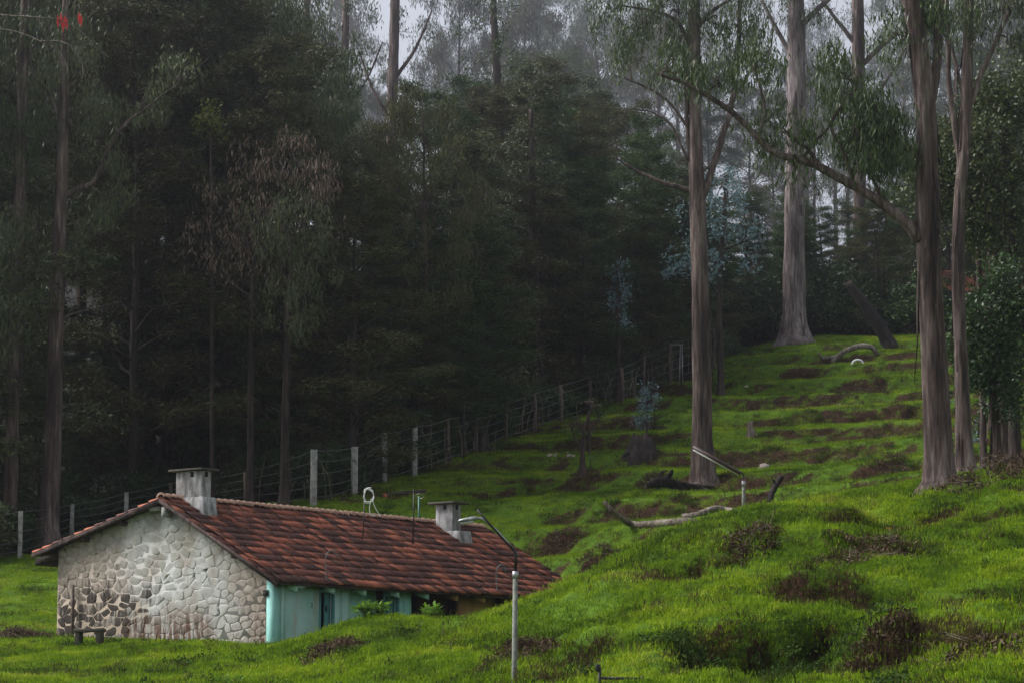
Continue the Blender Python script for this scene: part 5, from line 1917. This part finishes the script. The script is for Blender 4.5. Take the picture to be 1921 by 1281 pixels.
# light green leafy plants by the cottage front
def leafy(px, py, Y, n, L, label, seed):
    rng = np.random.default_rng(seed)
    g0 = near_ground(px, Y)
    e = empty('leafy_plant', g0)
    tag(e, label, 'plant')
    c = at(px, py, Y)
    h_ = max(c[2] - g0[2], .30 if Y > 58 else .15)
    for i in range(n):
        a_ = rng.random() * 6.283
        sp = .34 * math.sqrt(rng.random())
        b = np.array([math.cos(a_) * sp * .35, math.sin(a_) * sp * .35, -.1])
        t_ = np.array([math.cos(a_) * sp, math.sin(a_) * sp, h_ * (.75 + .35 * rng.random())])
        MB().tube([b, (b + t_) / 2, t_], [.010, .008, .005], 5).obj('stem', 'leaf_shrub', e)
        mb = MB()
        for j in range(9):
            aa = a_ + j * 2.4
            d = np.array([math.cos(aa), math.sin(aa), .55 + .5 * rng.normal()])
            d /= np.linalg.norm(d)
            s_ = np.cross(d, [0, 0, 1])
            s_ /= np.linalg.norm(s_) + 1e-6
            o_ = t_ - np.array([0, 0, .18 * rng.random()])
            l_ = L * (.7 + .5 * rng.random())
            mb.add(np.array([o_, o_ + d * l_ * .45 + s_ * l_ * .13, o_ + d * l_ - np.array([0, 0, l_ * .2]), o_ + d * l_ * .45 - s_ * l_ * .13]), [[[0, 1, 2, 3]]])
        mb.obj('leaves', 'leaf_bright', e)


def crest(px, a=50, b=70):
    ys = np.arange(a, b, .1)
    X = (px - 960.5) / F_PX * ys
    return float(ys[np.argmax(H(X, ys) / ys)])


leafy(700, 1150, crest(700) + .15, 18, .24, 'larger bright green leafy plant before the teal wall', 1)
leafy(802, 1156, crest(802) + .15, 8, .24, 'smaller bright green leafy plant before the dark doorway', 2)
leafy(435, 1268, 55, 10, .18, 'dark green weed at the lower edge left of centre', 3)

# drooping dead branch with red leaves in the top left corner, near the camera side
Y = 92.0
root = at(-40, 62, Y)
e = empty('drooping_branch', root)
tag(e, 'bare drooping branches with a few red dead leaves in the top left corner', 'branch')
for pp in ([(-40, 25), (20, 30), (60, 32), (110, 38), (140, 52), (165, 72), (180, 92)], [(-40, 50), (30, 60), (75, 78), (105, 92), (122, 115), (126, 135), (115, 148)], [(75, 78), (120, 80), (148, 105), (156, 135), (152, 158)], [(70, 32), (84, 60), (88, 85)]):
    MB().tube(catmull(rel([at(q_[0], q_[1], Y) for q_ in pp], root), 5), np.linspace(.03, .008, (len(pp) - 1) * 5 + 1), 5).obj('twig', 'dead_wood', e)
rng_ = np.random.default_rng(5)
for (px, py) in ((108, 40), (114, 36), (121, 40), (125, 44), (118, 48), (148, 34), (152, 38)):
    c_ = at(px, py, Y) - root
    MB().add(np.array([c_ + [0, 0, .22], c_ + [.05, .02, .0], c_ + [.02, 0, -.26], c_ + [-.04, -.02, .0]]), [[[0, 1, 2, 3]]]).obj('red_leaf', 'leaf_red', e)

# ================================================================== the wood
WAT = [proto_tree('wattle', 100 + i, 'wattle', ['leaf_wattle', 'leaf_wattle_brown', 'leaf_wattle', 'leaf_gum_dark'][i], 'bark_dark', 62, (.27, .075), 'spray') for i in range(4)]
GUM = [proto_tree('gum', 200 + i, 'gum', ['leaf_gum_dark', 'leaf_gum', 'leaf_wattle_brown'][i], 'bark_brown', 64, (.36, .065), 'hang') for i in range(3)]
SLM = [proto_tree('slim', 300 + i, 'slim', ['leaf_gum', 'leaf_gum_dark'][i], 'bark_gum', 58, (.38, .07), 'hang') for i in range(2)]


def proto_shrub(seed, leaf, mode, size):
    rng = np.random.default_rng(seed)
    mb = MB()
    C = []
    for i in range(16):
        a_ = rng.random() * 6.283
        r_ = .2 + .9 * rng.random()
        t_ = np.array([math.cos(a_) * r_, math.sin(a_) * r_, .7 + 1.5 * rng.random() * (1.15 - r_ * .45)])
        mb.tube(catmull([np.array([0, 0, -.2]), t_ * np.array([.4, .4, .6]), t_], 3), np.linspace(.03, .008, 7), 4, 0, None, False)
        for j in range(5):
            f = .35 + .65 * rng.random()
            C.append(t_ * np.array([f, f, f]) + rng.normal(size=3) * .16)
    me_t = mb.mesh('stems')
    me_t.materials.append(MATS['bark_dark'])
    me_l = leaves_mesh('crown', np.array(C), (.32, .32, .28), 46, rng, mode, size)
    me_l.materials.append(MATS[leaf])
    return me_t, me_l


SHR = [proto_shrub(400, 'leaf_shrub', 'any', (.14, .06)), proto_shrub(401, 'leaf_wattle', 'spray', (.16, .05)), proto_shrub(402, 'leaf_gum_dark', 'any', (.15, .05)), proto_shrub(403, 'leaf_shrub', 'any', (.14, .05))]
YT_X = [-300, 0, 250, 500, 545, 600, 660, 740, 790, 860, 930, 1010, 1080, 1150, 1220, 1270, 1330, 1420, 1500, 1560, 1650, 1720, 1800, 2100]
YT_Y = [-160, -120, -140, -60, 90, 170, 235, 280, 190, 160, 150, 165, 180, 190, 225, 300, 395, 400, 400, 390, 370, 360, 200, 150]
rw = np.random.default_rng(2024)
cnt = 0
LBL = {'wattle': 'dark feathery wattle tree in the dense wood behind the fence', 'gum': 'leafy dark gum tree in the dense wood behind the fence', 'slim': 'slim bare-stemmed gum in the wood behind the fence'}
for ri, (off, gap_) in enumerate([(3.5, 3.6), (7, 3.6), (11, 4.0), (16, 4.4), (22, 5.0), (30, 5.5), (42, 6.0), (56, 7), (72, 8)]):
    x = -0.23 * 110 - 4
    while x < .22 * (140 + off) + 4:
        X = x + rw.normal() * .7
        Yb = float(fence_y(X)) + off + rw.normal() * 1.2
        x += gap_ * (.7 + .6 * rw.random())
        if X > FX[-1] - 1:
            Yb = max(Yb, 152 + off * .6 + rw.normal())
        z = float(H(X, Yb))
        px = 960.5 + F_PX * X / Yb
        if px < -260 or px > 2180:
            continue
        if (1455 < px < 1530 and Yb < 152) or (-20 < px < 170 and Yb < 104):
            continue
        yt = np.interp(px, YT_X, YT_Y)
        low = [230, 150, 90, 50, 20, 0, 0, 0, 0][ri]
        yt = yt + abs(rw.normal()) * low + rw.normal() * 25
        hgt = el(yt) * Yb - z
        if hgt < 2.5:
            continue
        if px < 560:
            kind = rw.choice(['gum', 'wattle', 'slim'], p=[.62, .28, .10])
        elif px < 800:
            kind = rw.choice(['gum', 'wattle'], p=[.45, .55])
        else:
            kind = rw.choice(['gum', 'wattle'], p=[.08, .92])
        if hgt < 11:
            kind = 'wattle'
        pr = {'wattle': WAT, 'gum': GUM, 'slim': SLM}[kind]
        me_t, me_l = pr[rw.integers(len(pr))]
        sz = hgt / PROTO_H
        sx = min(1.15, max(.42, sz * (1.0 if hgt > 12 else 1.5))) * (.85 + .3 * rw.random())
        place_tree({'wattle': 'wattle_tree', 'gum': 'forest_gum', 'slim': 'forest_gum'}[kind], me_t, me_l, (X, Yb, z), rw.random() * 6.283, (sx, sz), LBL[kind], 'tree', {'wattle': 'wattles of the dense wood', 'gum': 'leafy gums of the dense wood', 'slim': 'slim gums of the dense wood'}[kind])
        cnt += 1
# young growth under the tall trees
for i in range(46):
    X = -27 + 38 * rw.random()
    Yb = float(fence_y(X)) + 3 + 13 * rw.random()
    z = float(H(X, Yb))
    hgt = 4 + 6 * rw.random()
    pr = WAT[rw.integers(4)]
    sz = hgt / PROTO_H
    place_tree('young_wattle', pr[0], pr[1], (X, Yb, z - .5), rw.random() * 6.283, (sz * 1.6, sz), 'low dark young wattle under the tall trees behind the fence', 'tree', 'young wattles under the tall trees')
# misty trees on the higher ground beyond
for ri, (Yb0, gap_, tops_) in enumerate([(250, 10, (110, 300)), (350, 11, (0, 220)), (490, 13, (-50, 150)), (690, 17, (-60, 90)), (980, 23, (-60, 60))]):
    x = -.24 * Yb0
    while x < .24 * Yb0:
        X = x + rw.normal() * 2
        Yb = Yb0 + rw.normal() * 9
        x += gap_ * (.6 + .8 * rw.random())
        z = float(H(X, Yb))
        px = 960.5 + F_PX * X / Yb
        yt = tops_[0] + (tops_[1] - tops_[0]) * rw.random()
        if 640 < px < 760:
            yt += 130
        elif 1380 < px < 1700:
            yt += 90
        hgt = el(yt) * Yb - z
        if hgt < 5:
            continue
        kind = 'gum' if rw.random() < .5 else ('slim' if rw.random() < .5 else 'wattle')
        pr = {'wattle': WAT, 'gum': GUM, 'slim': SLM}[kind]
        me_t, me_l = pr[rw.integers(len(pr))]
        sz = hgt / PROTO_H
        place_tree('misty_tree', me_t, me_l, (X, Yb, z), rw.random() * 6.283, (sz * (.8 + .3 * rw.random()), sz), 'pale misty tree far behind the dark wood', 'tree', 'misty trees beyond the wood')
        cnt += 1
# undergrowth along and inside the fence
for i in range(185):
    if i >= 150:
        X = 8 + 16 * rw.random()
        Yb = 151 + 9 * rw.random()
        s_ = 1.2 + 1.0 * rw.random()
    elif i < 80:
        X = -26 + 38 * rw.random()
        Yb = float(fence_y(X)) + 1.2 + abs(rw.normal()) * 1.8
        s_ = .4 + .6 * rw.random()
    else:
        X = -26 + 60 * rw.random()
        Yb = float(fence_y(X)) + 4 + 14 * rw.random()
        if X > FX[-1] - 1:
            Yb = max(Yb, 150 + 12 * rw.random())
        s_ = .8 + .9 * rw.random()
    me_t, me_l = SHR[rw.integers(4)]
    e = empty('shrub', (X, Yb, float(H(X, Yb))), rw.random() * 6.28)
    e.scale = (s_ * (.8 + .5 * rw.random()), s_ * (.8 + .5 * rw.random()), s_)
    for nm_, me_ in (('stems', me_t), ('crown', me_l)):
        o = bpy.data.objects.new(nm_, me_)
        COL.objects.link(o)
        o.parent = e
    tag(e, 'dark green shrub in the undergrowth along the forest fence', 'shrub', 'shrubs of the forest edge')
print('trees', cnt)
# bright leafy shrub where the fence meets the upper wood
for (px, py, Y, s_, lab) in ((1225, 640, 137, 1.0, 'lighter green shrub behind the lattice mast'), (1180, 640, 134, .8, 'lighter green shrub left of the lattice mast'), (8, 1010, 99, .9, 'dark green shrub at the left picture edge by the fence')):
    g0 = near_ground(px, Y)
    e = empty('shrub', g0, px)
    e.scale = (s_, s_, s_ * 1.2)
    for nm_, me_ in (('stems', SHR[0][0]), ('crown', SHR[0][1])):
        o = bpy.data.objects.new(nm_, me_)
        COL.objects.link(o)
        o.parent = e
    tag(e, lab, 'shrub')

# ================================================================== small red-roofed house half hidden at the right
Y = 152.0
g0 = near_ground(1850, Y)
g0[2] = at(1850, 615, Y)[2]
e = empty('hillside_house', g0)
tag(e, 'small reddish house with orange tiled roof half hidden behind the right-hand trees', 'house')
hwid = 190 * mpp(Y)
z_e = at(1850, 545, Y)[2] - g0[2]
z_r = at(1850, 512, Y)[2] - g0[2]
MB().box((0, 2.2, z_e / 2 - 1), (hwid, 4, z_e + 2)).obj('wall', 'red_wall', e)
mb = MB()
mb.prism([(-hwid / 2 - .4, -.2, z_e), (-hwid / 2 - .4, 2.2, z_r + .5), (-hwid / 2 - .4, 4.6, z_e), (-hwid / 2 - .4, 4.6, z_e - .12), (-hwid / 2 - .4, 2.2, z_r + .38), (-hwid / 2 - .4, -.2, z_e - .12)], (hwid + .8, 0, 0))
mb.obj('roof', 'roof_orange', e)
for px in (1790, 1826, 1880):
    c_ = at(px, 572, Y) - g0
    w_ = MB().box((c_[0], .19, c_[2]), (.55, .06, .8)).obj('window', 'dark_void', e)
    MB().box((c_[0], .15, c_[2] - .45), (.7, .1, .07)).obj('sill', 'concrete', w_)

# ================================================================== mist in the air
HZ = MB()
zt = 330.0
zl = float(GZ.min()) - 1.0
HZ.box(((gx[0] + gx[-1]) / 2, (gy[0] + gy[-1]) / 2, (zt + zl) / 2), (gx[-1] - gx[0] + 10, gy[-1] - gy[0] + 10, zt - zl))
hz = HZ.obj('haze', None)
m = bpy.data.materials.new('haze')
m.use_nodes = True
nd = m.node_tree.nodes
for n_ in list(nd):
    nd.remove(n_)
ou = nd.new('ShaderNodeOutputMaterial')
pv = nd.new('ShaderNodeVolumePrincipled')
pv.inputs['Color'].default_value = (.88, .88, .98, 1)
pv.inputs['Density'].default_value = .00052
pv.inputs['Anisotropy'].default_value = 0.84
m.node_tree.links.new(pv.outputs[0], ou.inputs['Volume'])
hz.data.materials.append(m)
tag(hz, 'pale mist hanging between the trees', 'mist', None, 'stuff')
